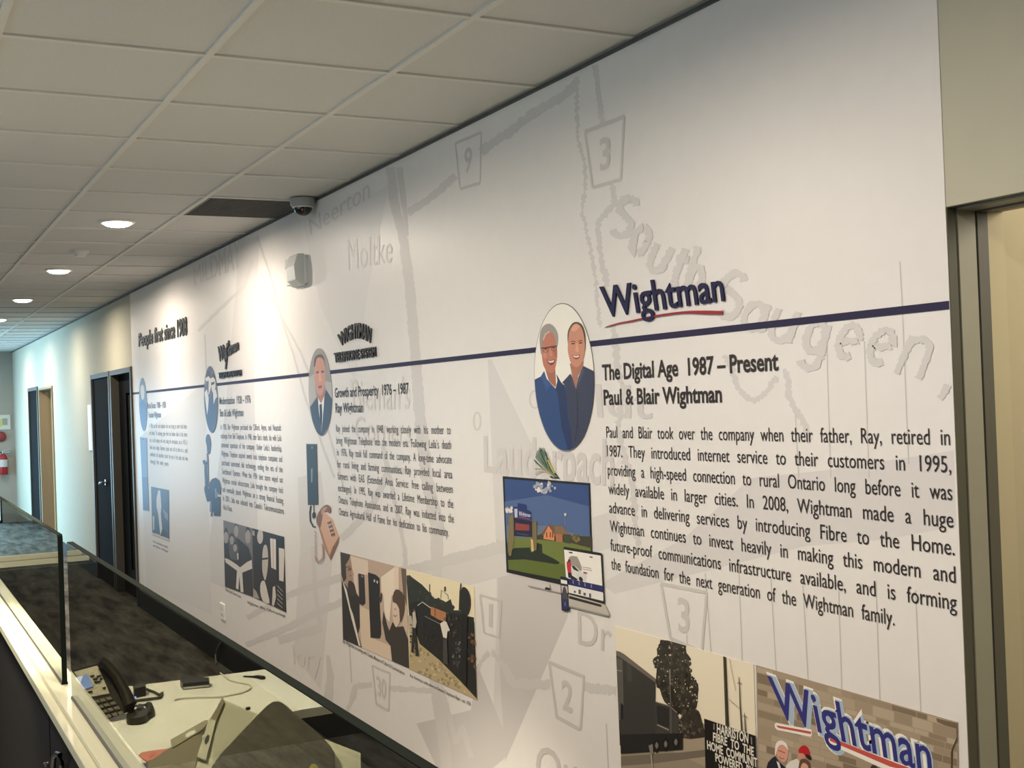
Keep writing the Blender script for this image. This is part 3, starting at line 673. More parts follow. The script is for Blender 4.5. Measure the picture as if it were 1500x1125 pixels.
# pale shaded fields of the map
FY = [YM-0.0001]
def field(pts, c):
    sh = Flat(FY[0]); sh.poly(pts, c); FY[0] = sh.y-0.000003; sh.build('map_field', mu)
E5 = K(640, 500, 7.5); E6 = K(660, 800, 5.357); E7 = K(660, 960, 5.77); E3 = K(380, 930, 5.357)
field([(714.5, 526), (720, 527), (776, 645), (800, 680), (830, 800), (838, 870), (720, 1125), (724, 1000), (728, 900), (727, 800), (722, 700)], C_shade)
field([(727, 790), (838, 860), (831, 905), (740, 1115), (733, 1000)], (205, 200, 198))
field([(700, 975), (738, 1070), (754, 1075), (738, 1112), (722, 1125), (640, 1125), (610, 1060), (690, 1040)], (205, 200, 198))
field([(560, 860), (640, 830), (900, 748), (905, 770), (905, 800), (860, 812), (640, 870), (560, 885)], C_shade)
field([(1100, 700), (1200, 690), (1397, 660), (1401, 770), (1300, 790), (1180, 800), (900, 870), (880, 855), (1000, 790)], C_shade)
field([(445, 330), (520, 300), (570, 270), (540, 420), (520, 560), (470, 450)], (222, 219, 216))
field([(352, 350), (380, 345), (372, 560), (380, 880), (300, 850), (330, 600)], C_shade)
field([(436, 700), (470, 690), (486, 830), (470, 1010), (430, 960), (440, 800)], C_shade)
field([(205, 640), (300, 560), (310, 900), (215, 860)], (222, 219, 216))
# road and river lines
RY = [YM-0.0002]
def road(pts, wd, jit=0.8, step=4, c=C_map, name='road_line'):
    rd = Flat(RY[0]); rd.line(pts, wd, c, jit, step); RY[0] = rd.y; rd.build(name, mu)
road([(572, 245), (578, 300), (590, 345), (600, 420), (607, 500), (614, 600), (625, 700), (640, 770), (640, 880), (636, 990), (655, 1125)], [14, 14, 13, 15, 15, 16, 18, 20, 14, 16, 16], 1.0)
road([(585, 245), (592, 300), (597, 345)], [10, 8, 4], 0.5)
road([(597, 312), (630, 290), (668, 258)], 11, 1.5)
road([(704, 222), (740, 198), (790, 160), (830, 138), (846, 116)], 13, 2.0)
road([(846, 112), (845, 160), (846, 200), (858, 245), (856, 280), (853, 310), (862, 350), (870, 390), (876, 450), (879, 480)], 5, 2.2, 3)
road([(872, 95), (876, 130), (880, 165), (882, 182)], 8, 1.5, 3)
road([(896, 270), (900, 300), (886, 315), (876, 325), (878, 360), (883, 390), (890, 420)], 8, 2.2, 3)
road([(897, 475), (901, 500), (905, 540), (912, 570), (905, 625), (912, 660), (925, 700), (930, 760), (935, 800)], [8, 9, 9, 8, 8, 10, 9, 8, 8], 2.2, 3)
road([(1062, 520), (1078, 560), (1090, 580), (1105, 588), (1122, 575), (1138, 552)], 8, 2.2, 3)
road([(1149, 540), (1155, 560), (1155, 580), (1165, 600), (1180, 625), (1185, 650)], 8, 2.2, 3)
road([(1068, 520), (1075, 545)], 7, 2.0, 3)
road([(688, 995), (712, 960), (720, 955), (738, 975), (750, 1000), (762, 1002), (806, 1003)], [7, 7, 7, 8, 12, 14, 14], 1.8, 3)
road([(856, 1006), (880, 1010), (903, 1012)], 14, 2.2, 3)
road([(516, 1024), (520, 1005), (545, 1003)], 8, 1.2, 3)
road([(570, 1008), (600, 1010), (650, 1013)], 8, 1.2, 3)
road([(505, 1050), (516, 1024)], 5, 0.8)
road([(500, 790), (540, 750), (570, 690), (600, 690)], 10, 1.0)
road([(560, 650), (575, 720), (592, 800), (594, 830)], 6, 0.8)
road([(362, 905), (430, 868), (500, 845), (600, 835), (720, 805), (740, 800)], [8, 10, 12, 14, 18, 18], 1.2)
road([(360, 945), (420, 920), (480, 890), (505, 880)], [8, 10, 10, 10], 1.0)
road([(408, 938), (470, 920)], 12, 0.8)
road([(458, 800), (462, 870), (470, 925)], 6, 0.5)
road([(480, 960), (484, 990), (480, 1030)], [5, 10, 14], 0.5)
road([(376, 345), (395, 400), (410, 460), (430, 520), (448, 585), (475, 660), (490, 700)], 3, 0.4)
road([(382, 400), (415, 470), (440, 515), (470, 590), (505, 720)], 3, 0.4)
road([(290, 485), (330, 445), (358, 420), (370, 380)], 5, 0.6)
road([(640, 985), (655, 1040), (668, 1090)], 8, 1.0); road([(668, 1088), (677, 1064), (690, 1110)], 8, 0.6)
for (x0, y0, x1, y1) in ((1318, 383, 1322, 455), (1322, 459, 1331, 680), (1266, 500, 1273, 700), (1211, 508, 1217, 700), (1165, 605, 1170, 700),
                         (1033, 840, 1042, 960), (1082, 830, 1088, 985), (1129, 845, 1137, 985), (1176, 855, 1184, 1002), (1228, 850, 1233, 1010),
                         (1283, 850, 1289, 1030), (1341, 865, 1349, 1045), (888, 1060, 891, 1125), (1006, 930, 1007, 945), (300, 490, 303, 560), (512, 945, 515, 1000)):
    road([(x0, y0), (x1, y1)], 1.6, 0, None, C_line, 'survey_line')
for (x, y, a, b) in ((699, 617, 5, 13), (784, 585, 8, 13)):
    road([(x+a*math.cos(t*0.5236), y+b*math.sin(t*0.5236)) for t in range(13)], 2.6, 0, None, C_map, 'town_ring')
# route shields
SY = [YM-0.00085]
def shield(pts, wd, num, quad):
    n = len(pts); shd = Flat(SY[0]); SY[0] -= 0.00003
    for i in range(n): shd.line([pts[i], pts[(i+1) % n]], wd[i] if isinstance(wd, list) else wd, (204, 200, 196), 0.25, 8)
    shd.text(num, *quad, (204, 200, 196), bold=0.02); shd.build('route_shield', mu)
shield([(667, 210), (705, 194), (703, 268), (674, 277)], [4, 1.8, 4.5, 1.8], '9', [(680, 219), (692, 215), (690, 250), (681, 254)])
shield([(857, 193), (914, 171), (909, 263), (868, 275)], [6, 3, 5, 3], '3', [(878, 205), (894, 200), (894, 245), (879, 250)])
shield([(703, 872), (734, 880), (731, 934), (709, 927)], [3.5, 2.5, 3, 2.5], '1', [(716, 885), (722, 886), (721, 918), (716, 917)])
shield([(804, 970), (855, 991), (850, 1069), (815, 1050)], [5, 3, 5, 3], '2', [(822, 996), (839, 1002), (838, 1044), (824, 1038)])
shield([(545, 975), (571, 986), (569, 1041), (551, 1031)], [3, 2, 3.5, 2], '30', [(551, 990), (566, 997), (565, 1025), (553, 1018)])
shield([(968, 855), (1035, 868), (1028, 955), (982, 935)], [5, 3.5, 5, 3.5], '3', [(992, 876), (1010, 880), (1010, 928), (994, 924)])
# place names on the map
PY = [YM-0.00115]
def pname(t, tl, tr, br, bl, c=C_map, **k):
    pl = Flat(PY[0]); pl.text(t, tl, tr, br, bl, c, **k); PY[0] = pl.y; pl.build('place_name', mu)
pname('Moltke', (508, 352), (575, 342), (574, 384), (510, 396), jit=0.4)
pname('Neerton', (452, 322), (541, 258), (541, 290), (455, 345), c=(205, 201, 199))
pname('MILDMAY', (283, 392), (352, 348), (352, 392), (285, 418), c=(212, 208, 205))
pname("Bieman's", (514, 556), (601, 553), (600, 599), (518, 601), c=(214, 210, 206))
pname('Corners', (519, 610), (600, 612), (602, 650), (521, 646), c=(214, 210, 206))
pname('Lauderbach', (708, 640), (900, 645), (899, 711), (709, 690), c=C_map, bold=0.02)
pname('neldt', (790, 560), (956, 566), (955, 613), (797, 608), c=C_map, bold=0.01)
pname('Dr', (846, 893), (896, 910), (895, 957), (847, 943), c=(204, 200, 196))
pname('Ou', (784, 1092), (845, 1106), (846, 1160), (786, 1150), c=(200, 195, 191), bold=0.01)
pname('lory', (428, 945), (470, 950), (470, 985), (430, 972), c=(216, 211, 207))
ARC = lambda cx, cy, rx, ry, a0, a1, n=12: [(cx+rx*math.cos(math.radians(a0+(a1-a0)*i/n)), cy+ry*math.sin(math.radians(a0+(a1-a0)*i/n))) for i in range(n+1)]
STROKES = {'S': [ARC(.5, .25, .42, .22, -20, -270, 12)[:10]+ARC(.5, .74, .42, .24, -70, 150, 12)], 'o': [ARC(.5, .5, .42, .44, 0, 360, 16)],
           'u': [[(.1, .05), (.08, .6)]+ARC(.45, .62, .37, .32, 180, 20, 8), [(.88, .05), (.86, .95)]], 't': [[(.5, .0), (.42, .75), (.55, .95), (.8, .92)], [(.1, .3), (.95, .26)]],
           'h': [[(.2, .0), (.14, .97)], [(.16, .7)]+ARC(.52, .66, .34, .24, 190, 360, 8)+[(.84, .97)]], 'a': [ARC(.45, .55, .36, .38, 0, 360, 14), [(.84, .12), (.84, .8), (.95, .95)]],
           'g': [ARC(.45, .32, .36, .30, 0, 360, 14), [(.84, .05), (.84, .75)]+ARC(.46, .76, .38, .22, 0, 160, 8)], 'e': [[(.14, .5), (.86, .42)]+ARC(.5, .46, .40, .42, -10, -300, 14)],
           'n': [[(.16, .05), (.12, .97)], [(.14, .4)]+ARC(.5, .36, .36, .28, 190, 360, 8)+[(.84, .97)]], ',': [[(.7, .1), (.6, .5), (.2, .95)]]}
def letter(ch, cx, cy, wd, ht, rot):
    a = math.radians(rot); ca, sa = math.cos(a), math.sin(a)
    pl = Flat(PY[0]); PY[0] -= 0.000012
    for st_ in STROKES[ch]:
        pts = []
        for x, y in st_:
            u = (x-0.5)*wd+(0.5-y)*ht*0.12; v = (y-0.5)*ht
            pts.append((cx+u*ca-v*sa, cy+u*sa+v*ca))
        pl.line(pts, 10.5 if ch != ',' else 9, C_map, 1.9, 2.2)
    pl.build('place_name_letter', mu)
for a_ in (('S', 915, 318, 30, 60, 12), ('o', 938, 352, 26, 46, 12), ('u', 966, 378, 28, 44, 16), ('t', 995, 392, 22, 58, 12), ('h', 1021, 396, 26, 70, 8),
           ('S', 1072, 432, 34, 68, 6), ('a', 1107, 462, 38, 50, 10), ('u', 1148, 477, 38, 52, 10), ('g', 1193, 506, 36, 72, 8),
           ('e', 1243, 502, 36, 56, 8), ('e', 1291, 510, 38, 60, 10), ('n', 1341, 523, 46, 64, 14), (',', 1383, 573, 13, 26, 8)): letter(*a_)
# navy timeline
tl_ = MB(); tl_.box(MX0, MX1, YM-0.0017, YM-0.0003, 1.913, 1.9315, mat('navy_stripe', (36, 32, 66), 0.5, 0.25)); tl_.build('timeline_stripe', mu)

# headings and paragraphs
YT = YM-0.0018
M_ink = ink((44, 36, 34)); M_ink2 = ink((70, 62, 62)); M_ink_washed = ink((112, 110, 118))  # palest ink has daylight sheen from the far glazing mixed in
def heading(t, x0, x1, z, cap, m, bold=0.016): 
    mb = MB(); text_line(mb, t, x0, x1, z, cap, m, YT, bold=bold, justify=False); return mb.build('heading', mu)
heading('The Digital Age  1987 – Present', -3.352, -2.487, 1.8022, 0.048, M_ink, 0.024)
heading('Paul & Blair Wightman', -3.349, -2.731, 1.7223, 0.047, M_ink, 0.024)
heading('Growth and Prosperity  1976 – 1987', -5.928, -4.960, 1.7915, 0.047, M_ink, 0.018)
heading('Ray Wightman', -5.926, -5.530, 1.714, 0.047, M_ink, 0.018)
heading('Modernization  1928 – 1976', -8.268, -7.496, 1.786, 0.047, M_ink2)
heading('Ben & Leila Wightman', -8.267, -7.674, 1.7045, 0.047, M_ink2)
heading('Rural Roots  1908 – 1928', -10.72, -9.985, 1.7825, 0.047, M_ink_washed)
heading('Founder Wightman', -10.687, -10.184, 1.704, 0.047, M_ink_washed)
def paragraph(lines, x0, x1, last, m, cap=0.0365):
    for i, t in enumerate(lines):
        mb = MB(); text_line(mb, t, x0, x1 if i < len(lines)-1 else last, 1.6160-0.0604*i, cap, m, YT, bold=0.0)
        mb.build('text_line', mu)
paragraph(['Paul and Blair took over the company when their father, Ray, retired in', '1987. They introduced internet service to their customers in 1995,',
           'providing a high-speed connection to rural Ontario long before it was', 'widely available in larger cities. In 2008, Wightman made a huge',
           'advance in delivering services by introducing Fibre to the Home.', 'Wightman continues to invest heavily in making this modern and',
           'future-proof communications infrastructure available, and is forming', 'the foundation for the next generation of the Wightman family.'], -3.341, -1.926, -2.113, M_ink)
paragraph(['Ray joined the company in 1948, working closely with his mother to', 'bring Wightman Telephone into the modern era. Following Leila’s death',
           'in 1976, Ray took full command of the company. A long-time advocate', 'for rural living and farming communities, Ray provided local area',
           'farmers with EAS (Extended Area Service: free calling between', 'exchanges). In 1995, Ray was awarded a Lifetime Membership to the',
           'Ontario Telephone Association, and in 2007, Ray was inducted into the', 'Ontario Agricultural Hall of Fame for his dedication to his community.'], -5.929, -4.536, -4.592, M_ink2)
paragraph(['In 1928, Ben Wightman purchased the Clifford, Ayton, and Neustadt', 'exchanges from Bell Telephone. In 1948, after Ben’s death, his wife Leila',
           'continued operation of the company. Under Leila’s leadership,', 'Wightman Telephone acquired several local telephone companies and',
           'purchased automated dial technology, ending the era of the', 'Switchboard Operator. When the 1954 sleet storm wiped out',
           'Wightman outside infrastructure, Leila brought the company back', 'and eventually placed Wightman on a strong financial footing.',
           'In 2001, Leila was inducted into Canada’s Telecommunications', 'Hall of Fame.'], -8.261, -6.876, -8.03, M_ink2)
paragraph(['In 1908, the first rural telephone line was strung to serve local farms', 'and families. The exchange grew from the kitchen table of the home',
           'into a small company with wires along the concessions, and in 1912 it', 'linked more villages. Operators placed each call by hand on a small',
           'switchboard and subscribers shared the cost of the poles and wire', 'through the early years.'], -10.68, -9.27, -9.95, M_ink_washed)
def caption(t, tl, tr, br, bl, c=(96, 86, 80)):
    p = Flat(YT); p.text(t, tl, tr, br, bl, c, bold=0.005); return p.build('caption', mu)
caption('Ray Wightman in meeting with Claude, Museum of Culture & Communications', (502, 936), (592.5, 984), (592.5, 989), (502, 941.5))
caption('Ray showing a cable plow to Ontario Telephone Reps. - est. 1976', (600.5, 987), (690, 1029), (689, 1034), (600.5, 991))
caption('Officials of Rural Telephone Company', (330, 861), (353, 872), (353, 876), (330, 865))
caption('Wightman office, Clifford exchange', (362, 880), (418, 900), (418, 904), (362, 884))
caption('First switchboard office', (224, 791), (246, 800), (246, 803), (224, 794), (140, 132, 128))
caption('of the village', (224, 797), (246, 806), (246, 809), (224, 800), (140, 132, 128))

# ------------------------------------------------------------------ raised lettering and logos
def raised(mb, vs, fs, depth, m):
    """letters standing off the wall: front, back and sides from the outline of a flat mesh (pixel coordinates)"""
    fr = [on_y(p[0], p[1], YM-depth) for p in vs]; bk = [Vector((q.x, YM-0.003, q.z)) for q in fr]
    edges = {}
    for f in fs:
        for a, b in zip(f, f[1:]+f[:1]): edges[(a, b)] = True
    n = len(fr)
    sides = [(a, b, n+b, n+a) for (a, b) in edges if (b, a) not in edges]
    mb.add(fr+bk, [list(f) for f in fs]+sides, m)
    return mb
M_navy = mat('navy_letter', (18, 18, 62), 0.45, 0.25); M_blk = mat('black_letter', (26, 25, 24), 0.45, 0.4); M_swoosh = mat('red_swoosh', (150, 34, 38), 0.35, 0.5)
def merge_verts(vs, fs):
    d = {}; mp = []; out = []
    for v in vs:
        k = (round(v[0], 4), round(v[1], 4))
        if k not in d: d[k] = len(out); out.append(v)
        mp.append(d[k])
    return out, [[mp[i] for i in f] for f in fs if len(set(mp[i] for i in f)) == len(f)]
lg = thing('wall_logo', tuple(WP(970, 440)), 'raised navy Wightman lettering with a red swoosh above the timeline at the right', 'logo')
vs, fs = text_quad('Wightman', (877.5, 421), (1056, 397), (1061, 440), (885, 464.5), bold=0.012); raised(MB(), *merge_verts(vs, fs), 0.007, M_navy).build('lettering', lg)
sw = smooth_pts([(886, 479), (905, 473), (925, 469), (960, 461.5), (1000, 456), (1030, 455), (1058, 455.5)], 4, False)
sw2 = smooth_pts([(1058, 461), (1030, 460.5), (1000, 459.5), (960, 464.5), (925, 471.5), (905, 475), (886, 480)], 4, False)
pts = sw+sw2; raised(MB(), pts, [list(range(len(pts)))], 0.006, M_swoosh).build('swoosh', lg)
lt = thing('wall_lettering', tuple(WP(238, 487)), 'raised black People first since 1908 lettering at the far end of the mural', 'lettering')
vs, fs = text_quad('People first since 1908', (202.5, 489), (272.8, 464.5), (273.3, 490), (202.7, 507.5), bold=0.02); raised(MB(), *merge_verts(vs, fs), 0.008, M_blk).build('lettering', lt)
# arched logo
l3 = thing('wall_logo', tuple(WP(520, 503)), 'raised black arched Wightman Telephone System logo over the grey suited portrait', 'logo')
vs, fs = glyphs('WIGHTMAN', 0.025); e0, e1 = extent(vs); P5 = K(430, 450, 5.77)
def quad2(a, p0, p1, p2): return tuple(p0[i]*(1-a)*(1-2*a)+p1[i]*4*a*(1-a)+p2[i]*a*(2*a-1) for i in (0, 1))
o = []
for x, y in vs:
    a = (x-e0)/(e1-e0); b = y/CAPH
    B = quad2(a, (395, 332), (520, 262), (645, 300)); T_ = quad2(a, (368, 240), (520, 140), (655, 186))
    o.append((B[0]*(1-b)+T_[0]*b, B[1]*(1-b)+T_[1]*b))
raised(MB(), *merge_verts(P5(o), fs), 0.008, M_blk).build('arched_lettering', l3)
vs, fs = text_quad('TELEPHONE SYSTEM', *P5([(338, 390), (690, 336), (692, 414), (345, 466)]), bold=0.025); raised(MB(), *merge_verts(vs, fs), 0.008, M_blk).build('straight_lettering', l3)
l2 = thing('wall_logo', tuple(WP(337, 525)), 'raised black script Wightman logo with a text bar, second from the far end', 'logo')
P8 = K(190, 450, 7.5)
vs, fs = text_quad('Wightman', *P8([(966, 440), (1186, 352), (1198, 455), (985, 590)]), bold=0.03, shear=0.35); raised(MB(), *merge_verts(vs, fs), 0.008, M_blk).build('script_lettering', l2)
fl = smooth_pts(P8([(1085, 365), (1070, 450), (1060, 560), (1050, 680)]), 3, False); rb_ = ribbon(fl, 2.0); 
m_ = MB()
for q_ in rb_: raised(m_, list(q_), [[0, 1, 2, 3]], 0.008, M_blk)
m_.build('flourish', l2)
vs, fs = text_quad('TELEPHONE SYSTEM', *P8([(972, 722), (1222, 687), (1226, 748), (975, 782)]), bold=0.025); raised(MB(), *merge_verts(vs, fs), 0.008, M_blk).build('bar_lettering', l2)

# ------------------------------------------------------------------ printed portraits, pictures and photographs on the mural
YP = YM-0.0022
def oval_panel(p, ext, rgb, rim=None):
    if rim: p.panel(oval_px(*ext, k=1.012), rim); p.poly(oval_px(*ext), rgb)
    else: p.panel(oval_px(*ext), rgb)
    return oval_px(*ext, k=0.998)
# two men, right-hand oval
ext = oval(783, 870, 552, 444.5, 660.5, 826)
p = Print(YP, 'oval_portrait', 'white oval portrait of two smiling men in blue shirts, left of the navy logo', 'portrait', 'oval portraits along the timeline')
H = oval_panel(p, ext, (240, 236, 226), (120, 116, 110))
A = K(760, 430, 7.5); B = K(760, 560, 7.5)
def cp(pts, rgb, sm=0):
    q = clip(smooth_pts(pts, sm) if sm else pts, H)
    if len(q) > 2: p.poly(q, rgb)
SK1, SK2 = (190, 122, 98), (204, 142, 116)
p.part('printed_man')
cp(A([(278, 790), (400, 830), (410, 1000), (402, 1035), (330, 960)]), (168, 108, 86))
cp(A([(170, 947), (240, 912), (278, 850), (305, 935), (398, 1040), (412, 1040), (425, 960), (412, 885), (470, 985), (500, 1010)])+B([(515, 60), (540, 300), (560, 460), (578, 620), (590, 745), (500, 760), (400, 720), (200, 500), (160, 150)]), (46, 72, 122))
cp(A([(425, 960), (412, 885), (470, 985), (505, 1010)])+B([(522, 150), (545, 400), (575, 560), (590, 745), (540, 745), (470, 500), (430, 150), (405, 60)]), (36, 52, 92))
cp(A([(240, 915), (278, 852), (302, 935), (390, 1030), (345, 1010), (300, 1075), (285, 1010)]), (56, 86, 140))
cp(A([(245, 600), (248, 480), (275, 405), (330, 390), (390, 430), (408, 500), (420, 600), (422, 690), (408, 785), (388, 855), (350, 872), (308, 852), (270, 790), (255, 700)]), SK1, 2)
cp(A([(240, 650), (228, 520), (235, 425), (265, 362), (320, 330), (375, 350), (418, 412), (434, 480), (428, 560), (414, 610), (404, 520), (380, 445), (325, 408), (285, 435), (262, 500), (258, 600), (255, 660)]), (158, 152, 146), 2)
cp(A([(262, 500), (285, 440), (325, 412), (350, 418), (300, 450), (272, 520)]), (190, 184, 178))
cp(A([(268, 640), (300, 630), (310, 690), (285, 720), (266, 690)]), (205, 140, 116)); cp(A([(380, 620), (412, 610), (414, 690), (392, 700)]), (172, 106, 84))
p.line(A([(243, 600), (285, 598), (330, 590), (372, 582), (416, 578)]), 1.8, (92, 50, 44))
p.line(A([(262, 604), (268, 640), (300, 650), (326, 628), (328, 594)]), 0.7, (110, 66, 58)); p.line(A([(352, 590), (358, 622), (385, 632), (408, 615), (410, 582)]), 0.7, (110, 66, 58))
cp(A([(282, 606), (312, 600), (312, 612), (284, 616)]), (90, 56, 48)); cp(A([(365, 592), (396, 588), (396, 600), (366, 604)]), (90, 56, 48))
cp(A([(335, 600), (350, 600), (372, 680), (350, 692), (334, 680)]), (206, 138, 114))
cp(A([(305, 728), (350, 735), (395, 720), (388, 760), (360, 786), (325, 770)]), (130, 62, 56), 2); cp(A([(312, 736), (350, 742), (390, 730), (378, 756), (340, 762)]), (232, 222, 212))
p.part('printed_man')
cp(A([(560, 770), (710, 740), (700, 830), (650, 900), (632, 1050), (590, 930)]), (176, 118, 96))
cp(A([(470, 985), (565, 880), (590, 925), (628, 1052), (655, 920), (708, 795), (815, 848), (850, 900)])+B([(850, 200), (800, 420), (740, 600), (600, 760), (590, 745), (578, 620), (560, 460), (540, 300), (515, 60), (490, 10)]), (58, 62, 84))
cp(A([(565, 880), (590, 925), (628, 1052), (585, 990)]), (72, 78, 104)); cp(A([(655, 920), (708, 795), (722, 860), (632, 1056)]), (72, 78, 104))
p.line(A([(632, 1056)])+B([(640, 160), (645, 330), (640, 480), (620, 640)]), 0.6, (40, 44, 60))
for c_ in ((645, 295), (650, 490)): cp(B([(c_[0]-7, c_[1]-6), (c_[0]+7, c_[1]-6), (c_[0]+7, c_[1]+6), (c_[0]-7, c_[1]+6)]), (30, 32, 46))
cp(A([(540, 560), (534, 460), (548, 390), (590, 325), (640, 312), (690, 340), (722, 410), (732, 500), (730, 610), (716, 650), (705, 480), (690, 400), (640, 345), (590, 355), (562, 420), (556, 560)]), (86, 68, 56), 2)
cp(A([(540, 560), (552, 430), (590, 350), (640, 330), (688, 375), (712, 450), (726, 560), (722, 660), (700, 745), (660, 802), (618, 806), (575, 770), (550, 690), (538, 620)]), SK2, 2)
cp(A([(575, 400), (600, 350), (640, 335), (670, 360), (640, 400), (600, 420)]), (222, 164, 138))
p.line(A([(572, 535), (590, 522), (622, 530)]), 1.2, (88, 58, 46)); p.line(A([(655, 528), (680, 514), (700, 522)]), 1.2, (88, 58, 46))
cp(A([(578, 545), (612, 542), (614, 556), (580, 558)]), (74, 50, 44)); cp(A([(660, 540), (694, 532), (696, 546), (662, 552)]), (74, 50, 44))
cp(A([(630, 545), (644, 545), (662, 632), (640, 645), (620, 634)]), (222, 160, 134))
cp(A([(588, 672), (630, 684), (672, 668), (660, 708), (630, 722), (602, 706)]), (140, 70, 60), 2); cp(A([(594, 678), (630, 690), (666, 676), (654, 698), (630, 704), (606, 698)]), (240, 230, 216))
p.part()

# man in a suit
ext = oval(452, 486.3, 574, 509.5, 638.4, 470)
p = Print(YP, 'oval_portrait', 'grey oval portrait of a man in dark suit and tie below the arched logo', 'portrait', 'oval portraits along the timeline')
H = oval_panel(p, ext, (150, 148, 146)); C = K(430, 450, 5.77)
cp(C([(130, 600), (175, 560), (190, 760), (140, 840), (120, 760)]), (176, 174, 170)); cp(C([(262, 620), (325, 640), (325, 780), (275, 700)]), (180, 178, 174))
p.part('printed_man')
cp(C([(140, 845), (205, 755), (215, 880), (235, 1070), (250, 900), (262, 745), (275, 695), (330, 785), (325, 900), (290, 1020), (240, 1095), (200, 1070), (160, 960)]), (58, 72, 92))
cp(C([(203, 735), (262, 715), (256, 830), (238, 1045), (214, 880)]), (230, 230, 232)); cp(C([(218, 825), (238, 815), (243, 900), (238, 1050), (224, 960)]), (36, 40, 62))
cp(C([(198, 690), (264, 680), (262, 745), (232, 815), (204, 760)]), (176, 120, 102))
cp(C([(174, 560), (178, 460), (195, 425), (225, 412), (252, 430), (264, 500), (270, 580), (264, 660), (246, 722), (226, 748), (202, 722), (184, 660)]), (200, 146, 128), 2)
cp(C([(172, 500), (176, 435), (205, 402), (240, 402), (260, 440), (267, 510), (255, 450), (228, 424), (195, 436), (182, 500)]), (96, 80, 74), 2)
cp(C([(190, 545), (212, 540), (212, 556), (192, 560)]), (92, 66, 60)); cp(C([(234, 540), (256, 534), (256, 550), (236, 556)]), (92, 66, 60))
cp(C([(214, 560), (228, 555), (236, 625), (214, 632)]), (216, 164, 146)); cp(C([(204, 668), (244, 660), (236, 684), (214, 688)]), (150, 84, 80))
p.part()

# couple, dark blue
ext = oval(299, 319, 585, 536, 634, 309)
p = Print(YP, 'oval_portrait', 'dark blue oval portrait of two people with pale faces, second from the far end', 'portrait', 'oval portraits along the timeline')
H = oval_panel(p, ext, (96, 96, 118)); D2 = K(190, 600, 7.5); D1 = K(190, 450, 7.5)
p.part('printed_person')
cp(D1([(815, 1000), (850, 930), (880, 1000), (890, 1060)])+D2([(900, 60), (905, 280), (850, 200), (820, 60)]), (58, 74, 116))
cp(D1([(832, 780), (866, 756), (892, 800), (890, 890), (866, 960), (846, 900)]), (224, 220, 214), 2); cp(D1([(836, 815), (868, 808), (866, 940), (850, 950), (842, 880)]), (100, 98, 108))
cp(D1([(822, 940), (848, 900), (868, 1000), (862, 1110)])+D2([(850, 60)]), (226, 226, 226)); cp(D1([(832, 780), (850, 700), (880, 690), (894, 790), (866, 756)]), (74, 70, 84))
p.part('printed_person')
cp(D1([(888, 1000), (915, 930), (965, 960), (970, 1060)])+D2([(965, 60), (940, 220), (905, 280), (900, 100)]), (66, 76, 106))
cp(D1([(888, 790), (915, 765), (938, 800), (942, 880), (918, 940), (900, 900)]), (222, 216, 210), 2); cp(D1([(893, 830), (930, 815), (930, 845), (895, 860)]), (70, 66, 78))
cp(D1([(915, 930), (945, 900), (962, 980), (940, 1010), (922, 1070)]), (218, 218, 220)); cp(D1([(892, 780), (915, 730), (938, 760), (942, 800), (915, 765)]), (70, 62, 70))
p.part()

# far oval, daylight sheen painted into its pale blue
ext = oval(203.7, 215.3, 592, 553.3, 631.3, 209)
p = Print(YP, 'oval_portrait', 'narrow oval portrait with sheen-washed blue ink beside the door frame, farthest along the mural', 'portrait', 'oval portraits along the timeline')
H = oval_panel(p, ext, (118, 130, 158)); p.part('printed_person')
cp(D1([(118, 880), (140, 850), (160, 890), (158, 990), (138, 1020), (122, 960)]), (214, 212, 214), 2)
cp(D1([(105, 1060), (140, 1020), (170, 1050), (188, 1110)])+D2([(185, 100), (160, 230), (140, 230), (110, 100)]), (80, 110, 168))
p.part()

# candlestick telephone
p = Print(YP, 'printed_telephone', 'dark blue antique candlestick telephone printed below the couple portrait', 'wall print')
a_ = smooth_pts(D2([(838, 300), (858, 268), (880, 300), (892, 380), (882, 470), (866, 488), (850, 470), (846, 400), (835, 350)]), 2)
p.panel(a_, (62, 74, 104)); p.part('stem')
p.line(D2([(852, 480), (856, 560), (858, 700), (862, 850)]), 2.2, (78, 90, 118)); p.line(D2([(806, 560), (830, 590), (832, 700), (840, 860)]), 3.2, (72, 76, 108))
p.poly(D2([(805, 565), (822, 548), (842, 580), (850, 560), (856, 600), (826, 608), (808, 600)]), (60, 66, 96))
p.part('dial_base')
p.poly(smooth_pts(D2([(878, 800), (905, 760), (945, 748), (985, 780), (1004, 860), (1000, 935), (975, 930), (950, 880), (985, 1120), (940, 1125), (880, 1120), (880, 1000), (850, 1010), (836, 960), (818, 880), (822, 840), (850, 850), (872, 870)]), 1), (48, 56, 84))
J = K(190, 700, 6.25)
p.poly(J([(735, 200), (752, 210), (756, 350), (742, 352)]), (54, 64, 96)); p.poly(J([(766, 180), (830, 170), (830, 350), (768, 345)]), (46, 52, 78))
p.poly(J([(778, 100), (795, 95), (800, 180), (785, 190)]), (120, 134, 164)); p.poly(J([(738, 215), (744, 215), (748, 330), (742, 330)]), (150, 164, 190))
p.part()
# far tall wall telephone box, its blue lightened as daylight sheen
p = Print(YP, 'printed_telephone', 'tall sheen-washed blue wall telephone box printed below the farthest oval portrait', 'wall print')
p.panel(D2([(112, 303), (187, 312), (196, 700), (212, 1115), (147, 1104), (132, 700)]), (104, 126, 172)); p.part('lower_box')
p.poly(D2([(134, 740), (198, 745), (212, 1110), (148, 1100)]), (76, 92, 134)); p.poly(D2([(128, 320), (160, 322), (160, 330), (128, 328)]), (70, 84, 120)); p.part()
